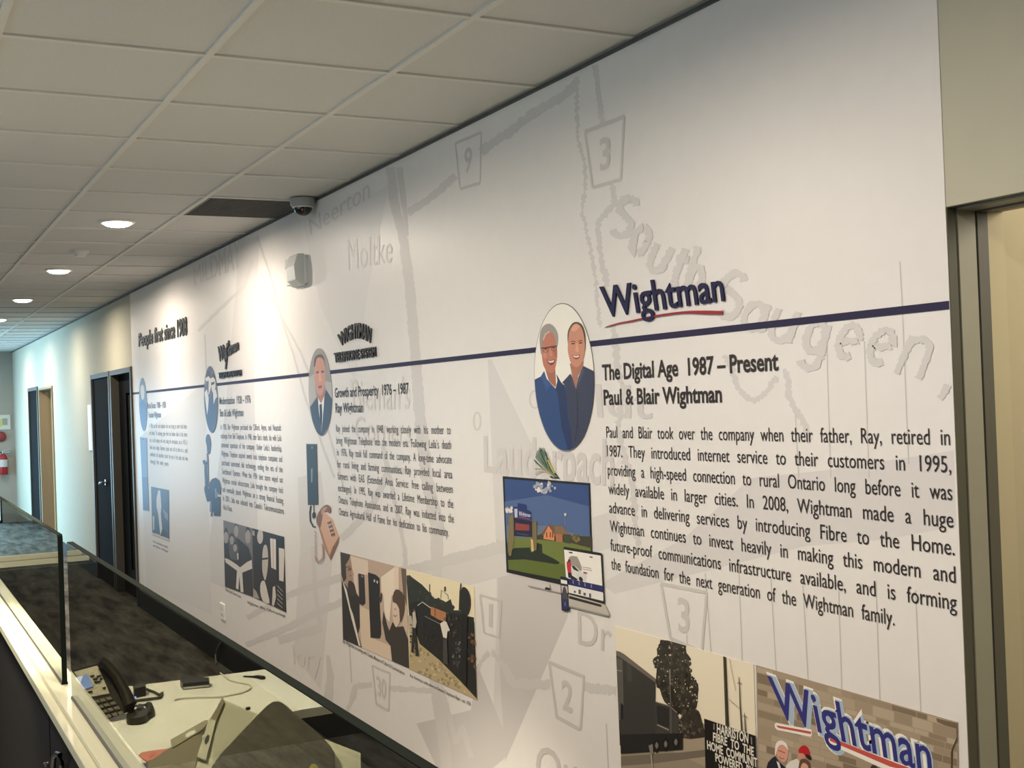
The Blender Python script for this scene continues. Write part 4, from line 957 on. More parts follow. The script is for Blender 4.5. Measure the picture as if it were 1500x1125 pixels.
# slim wall telephone with wire
C2 = K(430, 630, 5.77)
p = Print(YP, 'printed_telephone', 'slim dark upright wall telephone printed below the suited portrait', 'wall print')
p.panel(C2([(107, 116), (195, 118), (209, 630), (121, 633)]), (50, 58, 66)); p.part('wire')
p.line(C2([(145, 640), (138, 700), (142, 770), (165, 815), (185, 820)]), 2.2, (42, 44, 48)); p.line(C2([(170, 630), (172, 700)]), 1.2, (70, 68, 66))
p.poly(smooth_pts(C2([(160, 700), (182, 695), (186, 725), (170, 748), (158, 735)]), 2), (46, 44, 44)); p.part('highlight')
p.poly(C2([(148, 330), (160, 322), (158, 440), (150, 444)]), (150, 160, 168)); p.poly(C2([(152, 140), (162, 140), (162, 156), (152, 156)]), (140, 150, 156)); p.poly(C2([(107, 116), (195, 118), (196, 128), (108, 126)]), (84, 92, 98)); p.part()
# tan push-button telephone
p = Print(YP-0.0012, 'printed_telephone', 'tan push button telephone with a curly cord, printed at left of the sepia photographs', 'wall print')
p.panel(C2([(205, 700), (260, 690), (320, 745), (382, 905), (378, 945), (312, 1100), (262, 1000), (205, 800)]), (214, 172, 146)); p.part('handset')
p.poly(smooth_pts(C2([(192, 740), (235, 660), (280, 630), (310, 650), (312, 700), (285, 690), (255, 690), (240, 760), (225, 830), (200, 800)]), 2), (134, 100, 84)); p.poly(smooth_pts(C2([(235, 680), (262, 650), (285, 655), (262, 690), (240, 720)]), 2), (188, 150, 130))
p.part('base_side'); p.poly(C2([(382, 905), (378, 945), (312, 1100), (305, 1060), (330, 990)]), (138, 102, 84)); p.poly(C2([(205, 800), (262, 1000), (312, 1100), (305, 1060), (232, 840)]), (176, 132, 110))
p.part('keypad'); p.poly(C2([(278, 770), (310, 760), (348, 890), (318, 908)]), (226, 196, 174))
for r_ in range(4):
    for c_ in range(3): x_, y_ = 284+r_*10+c_*11, 776+r_*33-c_*4; p.poly(C2([(x_, y_), (x_+8, y_-2), (x_+14, y_+22), (x_+6, y_+25)]), (78, 54, 50))
p.part('curly_cord')
for k in range(14): x_, y_ = 178+(k % 2)*6, 850+k*17; p.line(C2([(x_, y_), (x_+8, y_+8), (x_, y_+14)]), 0.9, (168, 130, 110))
p.line(smooth_pts(C2([(185, 1060), (190, 1100), (215, 1112), (245, 1080), (248, 1020), (240, 960)]), 4, False), 2.2, (186, 150, 132)); p.part()

# photographs: far village office, blue daylight sheen put into the print
p = Print(YP, 'printed_photo', 'small sheen-washed blue photograph of a tower printed below the farthest paragraph', 'photograph', 'photographs printed on the mural')
p.panel(J([(195, 80), (357, 112), (362, 580), (207, 520)]), (72, 82, 108)); p.part('printed_tower')
p.poly(J([(245, 190), (262, 110), (280, 120), (290, 260), (285, 330), (300, 500), (280, 520), (260, 330), (245, 260)]), (208, 206, 204)); p.poly(J([(210, 350), (225, 350), (226, 470), (214, 480)]), (190, 190, 192)); p.poly(J([(300, 280), (350, 330), (352, 400), (320, 360)]), (128, 132, 144))
p.poly(J([(206, 500), (270, 520), (362, 560), (362, 582), (207, 522)]), (198, 192, 188)); p.poly(J([(300, 460), (340, 500), (340, 545), (280, 530)]), (58, 56, 66)); p.part()
# officials with a sash
p = Print(YP, 'printed_photo', 'black and white photograph of men in suits with a white sash, below the second paragraph', 'photograph', 'photographs printed on the mural')
p.panel(J([(857, 388), (1118, 460), (1128, 1090), (872, 995)]), (120, 114, 114)); p.part('printed_men')
p.poly(J([(860, 560), (905, 520), (1000, 560), (1090, 640), (1124, 760), (1128, 1090), (872, 995)]), (52, 48, 48))
p.poly(J([(905, 510), (960, 520), (1000, 640), (985, 760), (920, 740), (905, 620)]), (92, 86, 88))
for x_, y_, w_, h_ in ((882, 530, 22, 62), (975, 470, 20, 62), (1082, 520, 24, 72), (935, 560, 18, 46), (965, 630, 18, 40)): p.poly(smooth_pts(J([(x_-w_, y_), (x_, y_-h_), (x_+w_, y_), (x_+w_*.6, y_+h_), (x_-w_*.6, y_+h_)]), 3), (166, 156, 152)); p.poly(smooth_pts(J([(x_-w_, y_-h_*.2), (x_, y_-h_*1.25), (x_+w_, y_-h_*.2), (x_, y_-h_*.65)]), 3), (48, 44, 46))
p.part('printed_sash')
p.poly(J([(868, 735), (900, 742), (975, 790), (1010, 820), (1075, 770), (1118, 750), (1122, 830), (1030, 868), (1042, 1050), (1015, 1045), (1005, 900), (995, 1025), (972, 1010), (982, 850), (880, 775)]), (216, 210, 204)); p.poly(J([(982, 690), (996, 690), (996, 750), (985, 745)]), (206, 202, 198)); p.part()
p = Print(YP, 'printed_photo', 'black and white photograph of a man at a bright window, right of the sash photograph', 'photograph', 'photographs printed on the mural')
p.panel(J([(1122, 461), (1412, 540), (1432, 1232), (1132, 1092)]), (48, 44, 42)); p.part('printed_window')
p.poly(J([(1285, 552), (1338, 562), (1340, 842), (1296, 822)]), (222, 214, 206)); p.poly(J([(1365, 638), (1418, 652), (1408, 950), (1368, 938)]), (216, 208, 200)); p.poly(J([(1338, 545), (1412, 545), (1416, 650), (1362, 640), (1365, 940), (1345, 920)]), (34, 32, 32)); p.poly(J([(1310, 555), (1314, 555), (1316, 832), (1312, 830)]), (150, 144, 140))
p.part('printed_man')
p.poly(smooth_pts(J([(1168, 520), (1190, 465), (1215, 485), (1220, 560), (1198, 605), (1172, 580)]), 3), (198, 190, 184)); p.poly(smooth_pts(J([(1215, 700), (1230, 618), (1256, 625), (1268, 720), (1262, 840), (1240, 940), (1214, 850)]), 3), (196, 186, 178)); p.poly(J([(1212, 735), (1266, 728), (1266, 745), (1212, 752)]), (60, 54, 52))
p.poly(smooth_pts(J([(1200, 960), (1235, 945), (1265, 1060), (1280, 1150), (1220, 1130), (1195, 1040)]), 2), (214, 206, 198)); p.poly(J([(1310, 1000), (1330, 990), (1340, 1090), (1318, 1180), (1302, 1160)]), (206, 198, 190)); p.poly(J([(1132, 1010), (1160, 1040), (1190, 1110), (1132, 1092)]), (170, 160, 152))
p.poly(J([(1120, 490), (1140, 480), (1145, 530), (1126, 526)]), (170, 162, 156))
for k in range(5): p.line(J([(1350, 985+k*40), (1400, 1040+k*38)]), 0.9, (176, 168, 160))
p.part()
# man and boy with wall telephones
N = K(480, 790, 5.77)
p = Print(YP, 'printed_photo', 'sepia photograph of a bearded man and a boy by old wall telephones', 'photograph', 'photographs printed on the mural')
p.panel(N([(105, 105), (662, 250), (687, 1092), (128, 845)]), (196, 172, 154)); p.poly(N([(450, 320), (560, 240), (600, 420), (540, 480), (520, 700), (460, 620)]), (240, 226, 206)); p.poly(N([(270, 560), (350, 600), (365, 830), (530, 900), (540, 1030), (290, 920), (275, 760)]), (226, 204, 180)); p.poly(N([(560, 230), (600, 235), (600, 420), (560, 420)]), (236, 216, 196)); p.poly(N([(620, 245), (662, 252), (668, 560), (640, 480)]), (110, 94, 84)); p.poly(N([(640, 560), (668, 560), (682, 840), (632, 740)]), (206, 190, 172))
p.poly(N([(195, 140), (340, 180), (345, 300), (250, 300), (262, 480), (235, 420), (212, 300)]), (226, 208, 190))
p.part('printed_man')
p.poly(smooth_pts(N([(150, 205), (186, 165), (205, 240), (218, 320), (208, 370), (226, 450), (180, 520), (150, 380)]), 2), (168, 140, 120)); p.poly(N([(108, 108), (192, 130), (182, 165), (152, 215), (158, 330), (135, 365), (116, 300)]), (66, 56, 50)); p.line(N([(150, 238), (190, 230)]), 1, (50, 42, 38)); p.line(N([(190, 305), (214, 318)]), 1.6, (70, 52, 46))
p.poly(N([(118, 345), (150, 385), (195, 445), (230, 440), (268, 492), (272, 740), (256, 800), (288, 915), (130, 845)]), (46, 40, 38)); p.poly(smooth_pts(N([(178, 350), (212, 362), (232, 400), (240, 470), (205, 480), (172, 420)]), 2), (62, 50, 44)); p.poly(N([(205, 240), (222, 300), (212, 330), (200, 320)]), (186, 156, 134)); p.poly(N([(170, 245), (200, 238), (200, 262), (172, 268)]), (120, 94, 80)); p.poly(N([(122, 345), (160, 425), (192, 575), (216, 640), (278, 905), (262, 898), (200, 665), (165, 515)]), (226, 218, 208)); p.part('printed_wall_telephone')
p.poly(N([(258, 287), (308, 300), (318, 540), (296, 560), (268, 545)]), (50, 42, 40)); p.poly(N([(282, 302), (300, 308), (300, 324), (284, 318)]), (150, 136, 126)); p.part('printed_wall_telephone')
p.poly(N([(340, 279), (408, 300), (438, 328), (452, 800), (440, 838), (362, 832)]), (40, 35, 34)); p.poly(smooth_pts(N([(388, 345), (396, 338), (402, 352), (394, 365)]), 2), (216, 206, 196)); p.poly(smooth_pts(N([(412, 355), (420, 348), (426, 362), (418, 376)]), 2), (216, 206, 196)); p.part('printed_boy')
p.poly(smooth_pts(N([(440, 480), (450, 445), (466, 470), (474, 620), (462, 700), (448, 680)]), 2), (206, 182, 160)); p.poly(smooth_pts(N([(440, 500), (448, 450), (462, 470), (458, 520), (446, 540)]), 2), (60, 50, 46))
p.poly(N([(472, 600), (500, 720), (520, 775), (548, 700), (592, 740), (640, 735), (680, 850), (686, 1090), (545, 1030), (530, 900), (490, 850), (462, 700)]), (58, 52, 48))
p.poly(smooth_pts(N([(552, 520), (590, 545), (612, 640), (606, 700), (582, 745), (556, 700), (545, 600)]), 2), (226, 202, 180)); p.poly(smooth_pts(N([(550, 480), (575, 422), (630, 450), (652, 540), (642, 640), (612, 705), (604, 590), (575, 540), (552, 530)]), 2), (88, 70, 56)); p.line(N([(556, 640), (572, 655), (584, 640)]), 1.2, (110, 60, 54)); p.line(N([(562, 588), (580, 592)]), 0.9, (70, 52, 46)); p.part()
# cable drum photograph
p = Print(YP, 'printed_photo', 'outdoor photograph of men beside a cable plow and a round black drum', 'photograph', 'photographs printed on the mural')
p.panel(N([(664, 251), (1236, 402), (1263, 1360), (690, 1096)]), (238, 226, 192))
p.part('printed_trees'); TR_ = N([(665, 330), (690, 300), (712, 320), (800, 385), (860, 450), (900, 500), (940, 500), (1000, 530), (1040, 505), (1065, 600), (1110, 600), (1180, 650), (1236, 660), (1250, 1000), (700, 800)])
p.poly(TR_, (46, 50, 44)); p.blobs(TR_, 70, 3.2, [(36, 40, 36), (60, 64, 54), (48, 54, 50), (70, 66, 52)], 3)
p.part('printed_ground'); p.poly(N([(690, 740), (720, 760), (779, 860), (860, 930), (942, 1000), (1115, 1170), (1263, 1350), (1263, 1362), (690, 1098)]), (190, 172, 132)); p.poly(N([(672, 640), (715, 650), (720, 800), (690, 830)]), (196, 182, 156)); p.blobs(N([(700, 960), (790, 920), (940, 1040), (1115, 1210), (1180, 1300), (900, 1190), (700, 1090)]), 70, 3, [(170, 152, 112), (206, 190, 150), (150, 140, 104)], 4)
p.part('printed_machine'); p.poly(N([(690, 540), (760, 520), (880, 590), (1000, 640), (1060, 620), (1150, 640), (1240, 700), (1262, 1350), (1115, 1192), (942, 1019), (779, 884), (720, 720)]), (34, 33, 32))
p.poly(N([(870, 568), (930, 590), (1000, 618), (998, 700), (940, 680), (872, 640)]), (180, 126, 84)); p.poly(N([(900, 580), (915, 586), (915, 660), (900, 655)]), (150, 96, 62)); p.line(N([(760, 560), (800, 530), (870, 580)]), 1.4, (190, 186, 170)); p.line(N([(820, 650), (950, 715)]), 1.0, (130, 128, 120)); p.line(N([(955, 500), (960, 430), (1015, 470), (1020, 510)]), 0.9, (110, 104, 84)); p.line(N([(860, 470), (862, 380)]), 1.2, (70, 68, 56)); p.line(N([(990, 440), (992, 400)]), 2.4, (60, 58, 46))
p.blobs(N([(1060, 880), (1120, 860), (1140, 1100), (1060, 1080)]), 30, 2.2, [(120, 126, 122), (80, 84, 80), (60, 62, 60)], 5); p.blobs(N([(1180, 780), (1245, 800), (1258, 1120), (1190, 1100)]), 26, 3, [(120, 84, 60), (90, 70, 50), (60, 52, 40)], 6); p.blobs(N([(700, 700), (770, 900), (740, 980), (695, 900)]), 24, 2, [(60, 66, 56), (120, 116, 100), (40, 42, 38)], 16); p.blobs(N([(760, 640), (960, 740), (960, 960), (800, 860)]), 26, 2.4, [(26, 26, 26), (46, 46, 44), (40, 38, 34)], 17); p.blobs(N([(1010, 620), (1100, 640), (1110, 860), (1020, 800)]), 20, 2.2, [(52, 48, 42), (96, 78, 60), (70, 68, 62)], 18)
p.part('printed_drum'); p.poly(smooth_pts(N([(1112, 520), (1125, 430), (1150, 403), (1185, 430), (1206, 500), (1204, 580), (1180, 640), (1140, 630), (1115, 590)]), 3), (42, 40, 38)); p.line(N([(1126, 372), (1118, 440), (1112, 600)]), 1.6, (52, 46, 38)); p.poly(N([(1130, 630), (1180, 640), (1172, 1250), (1120, 1190)]), (28, 27, 26))
p.part('printed_man'); p.poly(N([(716, 620), (738, 600), (752, 700), (742, 750), (720, 745)]), (196, 190, 178)); p.poly(N([(718, 745), (744, 750), (768, 980), (745, 990), (735, 850), (720, 960), (705, 950)]), (40, 38, 36)); p.poly(N([(722, 600), (730, 585), (738, 600), (732, 615)]), (120, 90, 70))
p.part('printed_man'); p.poly(N([(950, 712), (985, 690), (1005, 700), (1032, 770), (1012, 780), (1006, 838), (976, 828)]), (228, 222, 208)); p.poly(N([(976, 835), (1008, 838), (1015, 1060), (975, 1050)]), (70, 70, 68)); p.poly(smooth_pts(N([(984, 690), (982, 665), (996, 660), (1000, 688)]), 2), (130, 96, 74)); p.part()
# screens: television, laptop and smartphone with a bundle of fibre
Q1 = K(720, 640, 7.5); Q2 = K(720, 770, 7.5)
p = Print(YP, 'printed_fibre_bundle', 'fanned green bundle of optical fibres printed above the television picture', 'wall print')
p.panel(Q1([(640, 440), (700, 395), (750, 462), (660, 455)]), (52, 56, 40)); p.part('fibre_strands'); rnd = random.Random(5)
for k in range(46):
    a = k/45; tip = (475+a*145+rnd.uniform(-12, 12), 330-math.sin(a*2.6+0.3)*215+a*20+rnd.uniform(-22, 22)); mid = (690-a*10+(tip[0]-690)*0.5, 430+(tip[1]-430)*0.42)
    p.line(smooth_pts(Q1([(700+a*25, 440), mid, tip]), 3, False), rnd.uniform(0.7, 1.5), rnd.choice([(54, 88, 72), (84, 116, 96), (40, 62, 54), (120, 134, 112), (150, 156, 140)]))
for t_ in ((470, 350), (480, 410), (500, 385)): p.line(Q1([(690, 445), (580, (t_[1]+340)/2), t_]), 1.2, (182, 170, 146))
p.line(Q1([(690, 400), (650, 330), (615, 250)]), 1.8, (196, 184, 60)); p.part()
p = Print(YP, 'printed_television', 'television picture showing a sign and house on a lawn, under the fibre bundle', 'wall print')
p.panel([(736.2, 697.5), (864, 707.8), (869, 867.5), (742, 838.2)], (30, 28, 28)); TVS = [(739, 701.5), (862, 711), (866.5, 858), (745, 834)]
p.part('screen'); p.poly(TVS, (56, 78, 130)); p.poly([(739.5, 735), (800, 725), (863, 742), (864.5, 800), (742, 790)], (82, 104, 148)); p.poly([(742, 770), (800, 770), (864.5, 788), (864.5, 802), (742.5, 795)], (108, 122, 140))
p.blobs(Q1([(455, 525), (520, 505), (640, 500), (720, 560), (700, 590), (560, 610), (470, 570)]), 30, 4, [(226, 218, 206), (196, 192, 190), (160, 166, 178)], 8); p.blobs(Q1([(155, 775), (225, 770), (235, 830), (160, 820)]), 10, 3, [(228, 222, 214), (190, 190, 194)], 9)
p.part('lawn'); p.poly([(743.2, 787), (800, 789), (830, 794), (865.5, 800), (866.5, 858), (745, 834)], (112, 124, 58)); p.poly([(744, 820), (790, 818), (866, 836), (866.5, 858), (745, 834)], (96, 110, 46))
p.poly(Q2([(165, 320), (250, 245), (420, 240), (440, 300), (500, 190), (555, 205), (560, 300), (680, 360), (755, 405), (720, 425), (560, 400), (360, 370), (165, 378)]), (38, 46, 32))
p.part('house'); p.poly(Q2([(505, 110), (560, 80), (640, 100), (870, 110), (1100, 120), (1104, 250), (870, 190), (500, 150)]), (66, 62, 44)); p.poly(Q1([(545, 1060), (625, 965), (700, 975), (785, 980), (820, 1060), (760, 1090), (570, 1090)]), (120, 88, 62)); p.poly(Q1([(575, 1080), (625, 975), (690, 1070)])+Q2([(690, 165), (570, 145)]), (216, 142, 96)); p.poly(Q2([(700, 60), (780, 75), (780, 180), (710, 175)]), (176, 114, 78)); p.poly(Q1([(700, 975), (785, 985), (850, 1070), (720, 1070), (690, 1062)]), (134, 106, 78)); p.poly(Q2([(790, 90), (870, 100), (870, 200), (800, 185)]), (66, 70, 50))
for x_ in (600, 640, 665): p.poly(Q2([(x_, 70), (x_+12, 72), (x_+12, 130), (x_, 126)]), (120, 70, 50))
p.blobs(Q2([(860, 110), (960, 100), (980, 170), (880, 190)]), 14, 3.4, [(132, 116, 70), (96, 86, 54)], 10); p.line(Q1([(805, 870), (808, 980)]), 0.6, (150, 150, 150)); p.poly(Q1([(798, 838), (822, 840), (820, 868), (800, 866)]), (226, 214, 220))
p.part('roadside_sign'); p.poly(Q1([(188, 860), (240, 850), (248, 1125)])+Q2([(215, 330), (190, 330)]), (128, 112, 76)); p.poly(Q1([(430, 920), (495, 930), (498, 1125)])+Q2([(495, 270), (440, 280)]), (124, 108, 70)); p.poly(Q2([(430, 140), (455, 160), (465, 280), (440, 285)]), (214, 180, 130))
p.poly(Q1([(235, 765), (285, 770), (290, 725), (380, 745), (383, 800), (430, 820), (436, 915), (245, 885)]), (40, 52, 110)); p.poly(Q1([(250, 790), (285, 790), (285, 885), (255, 885)]), (186, 190, 204)); p.text('Wightman', *Q1([(298, 815), (428, 842), (430, 880), (300, 868)]), (208, 206, 214), bold=0.02); p.line(Q1([(300, 880), (425, 905)]), 0.8, (190, 80, 84)); p.poly(Q1([(245, 890), (445, 925), (448, 1100), (245, 1085)]), (38, 36, 62)); p.poly(Q1([(262, 945), (415, 965), (415, 1030), (262, 1025)]), (146, 66, 62)); p.line(Q1([(280, 1060), (400, 1080)]), 1.2, (80, 80, 110))
p.part('stand'); p.poly(Q2([(398, 655), (770, 738), (770, 750), (405, 670)]), (160, 152, 146)); p.poly(Q2([(597, 630), (635, 640), (645, 710), (590, 700)]), (206, 200, 192)); p.poly(Q2([(595, 675), (640, 685), (650, 712), (583, 700)]), (40, 38, 38)); p.part()
p = Print(YP-0.0028, 'printed_laptop', 'open silver laptop picture with a white web page and van, over the television corner', 'wall print')
p.panel(smooth_pts(Q2([(790, 240), (800, 232), (1195, 300), (1212, 312), (1240, 850), (1235, 862), (845, 752), (838, 745)]), 1), (34, 33, 33)); p.part('web_page')
p.poly(Q2([(796, 262), (1200, 330), (1226, 828), (842, 735), (820, 590)]), (240, 236, 228)); p.poly(Q2([(836, 580), (1222, 662), (1228, 735), (842, 648)]), (40, 42, 96)); p.poly(Q2([(840, 650), (1226, 738), (1230, 826), (846, 736)]), (232, 230, 226))
for x_ in (895, 960, 1025, 1095): y_ = 600+(x_-895)*0.22; p.line(Q2([(x_, y_), (x_+4, y_+40)]), 1.2, (150, 152, 190))
for x_, y_, w_, h_ in ((905, 712, 20, 24), (955, 700, 26, 50), (1010, 735, 26, 30), (1072, 742, 22, 46)): p.poly(Q2([(x_, y_), (x_+w_, y_+5), (x_+w_, y_+h_+5), (x_, y_+h_)]), (96, 96, 96))
p.poly(Q2([(850, 286), (890, 292), (890, 306), (850, 300)]), (54, 54, 84)); p.poly(Q2([(1078, 336), (1110, 342), (1110, 354), (1078, 348)]), (60, 60, 70)); p.line(Q2([(1000, 455), (1095, 470)]), 0.8, (140, 138, 132)); p.line(Q2([(1000, 475), (1105, 495)]), 0.8, (140, 138, 132))
p.part('van'); p.poly(Q2([(848, 350), (880, 332), (940, 340), (960, 380), (990, 460), (985, 500), (930, 470), (865, 440), (855, 380)]), (158, 150, 140)); p.poly(Q2([(870, 440), (900, 435), (950, 470), (1000, 520), (1040, 540), (1040, 600), (1010, 610), (990, 560), (960, 560), (950, 590), (880, 580)]), (218, 216, 212)); p.poly(Q2([(880, 440), (905, 440), (965, 500), (940, 500), (900, 480)]), (52, 52, 54)); p.poly(Q2([(1008, 505), (1050, 515), (1048, 530), (1012, 525)]), (170, 70, 72)); p.poly(smooth_pts(Q2([(960, 575), (975, 560), (1000, 580), (1000, 612), (965, 602)]), 2), (40, 40, 44)); p.poly(Q2([(880, 545), (950, 590), (930, 600), (870, 585)]), (40, 40, 44))
p.part('person_in_red'); p.poly(Q2([(824, 400), (850, 385), (872, 410), (876, 520), (840, 525), (828, 460)]), (196, 52, 58)); p.poly(smooth_pts(Q2([(838, 388), (848, 366), (866, 376), (866, 400), (848, 404)]), 2), (96, 56, 46)); p.poly(Q2([(838, 520), (876, 515), (885, 575), (845, 572)]), (44, 44, 58))
p.part('base'); p.poly(Q2([(845, 752), (1235, 862), (1250, 880), (1290, 970), (1286, 1000), (850, 890)]), (190, 184, 174)); p.poly(Q2([(850, 770), (1210, 870), (1205, 895), (850, 800)]), (40, 38, 36)); p.poly(Q2([(850, 878), (1290, 985), (1284, 1002), (850, 894)]), (150, 144, 136)); p.part()
p = Print(YP-0.0052, 'printed_smartphone', 'small dark smartphone picture in front of the printed laptop', 'wall print')
p.panel(smooth_pts(Q2([(755, 562), (765, 556), (825, 570), (834, 580), (850, 930), (842, 938), (780, 936), (770, 925)]), 1), (34, 34, 44)); p.part('phone_screen')
p.poly(Q2([(760, 590), (830, 605), (833, 645), (763, 632)]), (232, 232, 228)); p.poly(Q2([(766, 655), (834, 668), (838, 740), (770, 740)]), (190, 180, 174)); p.poly(smooth_pts(Q2([(785, 700), (800, 665), (818, 700), (832, 760), (838, 830), (778, 820), (775, 750)]), 2), (74, 72, 82)); p.poly(Q2([(776, 800), (842, 815), (846, 920), (780, 920)]), (46, 48, 92)); p.line(Q2([(808, 840), (810, 880)]), 2, (96, 104, 160)); p.part()

# truck and sign photograph
R = K(890, 900, 6.25); R2 = K(500, 750, 3); R3 = K(1010, 980, 7.5)
p = Print(YP, 'printed_photo', 'sepia photograph of a truck, a tall tree and a black roadside letter sign', 'photograph', 'photographs printed on the mural')
p.panel([(900.9, 916.5), (1103.6, 973.3), (1112, 1240), (911, 1180)], (238, 228, 204))
p.part('road'); p.poly([(909.2, 1096), (990, 1096), (1035, 1082), (1112, 1100), (1112, 1240), (911, 1180)], (150, 138, 120)); p.poly([(1000, 1040), (1034, 1062), (1036, 1125), (985, 1100)], (166, 152, 130)); p.poly([(909.4, 1108), (1000, 1102), (1034, 1098), (1036, 1108), (960, 1118), (909.6, 1122)], (118, 108, 94))
p.part('tree'); TA = R([(485, 232), (560, 245), (640, 262), (712, 290), (722, 350), (765, 410), (745, 470), (770, 560), (830, 640), (828, 740), (812, 860), (720, 930), (640, 900), (520, 800), (480, 690), (440, 620), (450, 500), (415, 410), (455, 380), (450, 320), (480, 280)])
p.poly(smooth_pts(TA, 2), (52, 47, 38)); p.blobs(TA, 300, 4.6, [(40, 36, 30), (62, 56, 46), (78, 70, 58), (48, 43, 36)], 11); p.blobs(TA, 80, 1.3, [(210, 198, 174), (170, 158, 138), (228, 216, 192)], 12)
p.part('bush'); BU = R([(725, 905), (780, 870), (835, 885), (860, 960), (880, 1040), (884, 1125), (640, 1125), (660, 960)]); p.poly(smooth_pts(BU, 2), (56, 50, 42)); p.blobs(BU, 60, 2.6, [(46, 41, 35), (72, 65, 54), (98, 90, 76)], 13); p.blobs(R([(640, 900), (690, 900), (690, 1120), (640, 1120)]), 16, 2, [(130, 122, 108), (90, 84, 72)], 14)
p.part('truck'); p.poly(R([(77, 335), (145, 362), (440, 590), (440, 640), (435, 1010), (560, 1070), (570, 1200), (112, 1200)]), (58, 56, 52)); p.poly(R([(77, 332), (110, 340), (150, 362), (442, 590), (440, 625), (135, 405), (79, 372)]), (112, 104, 94)); p.poly(R([(82, 395), (138, 415), (150, 960), (106, 970)]), (92, 88, 82)); p.poly(R([(175, 440), (215, 470), (225, 620), (180, 610)]), (68, 70, 64)); p.line(R([(85, 510), (132, 520)]), 1.2, (150, 144, 132)); p.poly(R([(120, 810), (145, 830), (148, 960), (118, 965)]), (30, 29, 28))
p.poly(R([(435, 795), (575, 840), (640, 900), (650, 960), (655, 1060), (640, 1200), (440, 1200)]), (66, 63, 58)); p.poly(R([(450, 830), (560, 860), (565, 1040), (455, 1000)]), (44, 42, 40)); p.line(R([(438, 800), (570, 840), (635, 900)]), 1.4, (130, 124, 114)); p.line(R([(455, 1010), (560, 1058)]), 1.8, (150, 144, 132)); p.line(R([(572, 640), (578, 850), (580, 1190)]), 2.2, (90, 88, 80)); p.line(R([(570, 500), (573, 640)]), 1.6, (150, 144, 130))
p.poly([(908.5, 1076), (1000, 1074), (1000, 1098), (909.2, 1104)], (34, 32, 30))
for x_, y_ in ((962, 1092), (975, 1090), (990, 1087)): p.poly(smooth_pts([(x_-6, y_), (x_, y_-11), (x_+6, y_), (x_, y_+11)], 3), (26, 25, 24)); p.poly(smooth_pts([(x_-2.5, y_), (x_, y_-5), (x_+2.5, y_), (x_, y_+5)], 3), (120, 114, 106))
p.line([(953, 1095), (956, 1130)], 1.6, (180, 172, 158)); p.poly([(950, 1092), (956, 1090), (957, 1104), (953, 1106)], (130, 124, 114))
p.part('utility_pole'); p.poly(R([(1058, 384), (1082, 391), (1109, 1025), (1079, 1015)]), (74, 64, 48)); p.poly(R([(1074, 389), (1082, 391), (1109, 1025), (1099, 1022)]), (48, 41, 32)); p.part('utility_pole')
p.line(R([(1202, 572), (1206, 640), (1214, 850), (1228, 1065)]), [0.8, 1.2, 1.8, 2.2], (84, 76, 62)); p.line(R([(1186, 625), (1230, 634)]), 0.9, (84, 76, 62)); p.line(R([(1108, 775), (1212, 866)]), 0.6, (120, 110, 92)); p.line(R([(1115, 405), (1140, 540), (1174, 700)]), 0.5, (130, 120, 100)); p.line(R([(1252, 900), (1262, 1075)]), [0.8, 2.2], (92, 84, 70)); p.line(R([(1240, 928), (1278, 938)]), 0.8, (100, 92, 76))
p.part('roadside_sign'); p.poly([(1031.5, 1052.5), (1108.5, 1078.5), (1112, 1240), (1036, 1225)], (30, 26, 24))
WHT = (232, 226, 212)
for t_, q_ in (('HARRISTON', [(300, 600), (648, 712), (645, 815), (300, 700)]), ('FIBRE  TO  THE', [(258, 697), (706, 862), (706, 955), (258, 785)]), ('HOME  COMMUNIT', [(190, 785), (742, 985), (746, 1082), (196, 875)]), ('POWERED  BY', [(282, 925), (700, 1080), (702, 1172), (286, 1012)]), ('WIGHTMAN', [(318, 1045), (640, 1170), (642, 1262), (322, 1130)])): p.text(t_, *R3(q_), WHT, bold=0.028)
for q_ in ([(262, 600), (276, 604), (276, 672), (262, 666)], [(672, 745), (686, 750), (690, 832), (676, 826)]): p.poly(R3(q_), (140, 128, 132))
p.part()
# stone wall photograph
S1 = K(1000, 750, 3); S2 = K(1210, 980, 6.82)
p = Print(YP, 'printed_photo', 'photograph of a stone wall with large blue lettering and people beneath it', 'photograph', 'photographs printed on the mural')
SWP = [(1107.4, 974.3), (1402.5, 1058), (1407, 1330), (1113, 1240)]
p.panel(SWP, (166, 150, 128)); p.part('stone_courses'); rnd = random.Random(21)
p.y -= p.step
def bil(a, b): 
    tl, tr, br, bl = SWP
    return ((tl[0]*(1-a)+tr[0]*a)*(1-b)+(bl[0]*(1-a)+br[0]*a)*b, (tl[1]*(1-a)+tr[1]*a)*(1-b)+(bl[1]*(1-a)+br[1]*a)*b)
b = 0.004
while b < 0.98:
    hgt = rnd.uniform(0.028, 0.06); a = rnd.uniform(-0.05, 0)
    while a < 0.995:
        wd_ = rnd.uniform(0.05, 0.13); a0, a1, b1 = max(a, 0.003), min(a+wd_, 0.997), min(b+hgt, 0.99); g = rnd.choice([(176, 160, 138), (158, 142, 120), (146, 130, 108), (184, 168, 146), (166, 148, 126), (132, 116, 96), (170, 152, 130)])
        if a1-a0 > 0.01:
            for q_ in ([bil(a0+0.002, b+0.003), bil(a1-0.002, b+0.003), bil(a1-0.002, b1-0.002), bil(a0+0.002, b1-0.002)],): s_ = p.step; p.step = 0; p.poly(q_, g); p.step = s_
        a += wd_
    b += hgt
p.y -= p.step
p.part('downspout'); p.poly(S2([(1300, 545), (1318, 540), (1325, 700), (1270, 820), (1262, 980), (1290, 1100), (1245, 1100), (1245, 830), (1305, 700)]), (104, 90, 72)); p.line(S2([(1308, 690), (1262, 800), (1260, 990)]), 1.4, (56, 48, 40)); p.poly(S2([(1100, 490), (1315, 545), (1316, 600), (1180, 560), (1110, 530)]), (116, 100, 80))
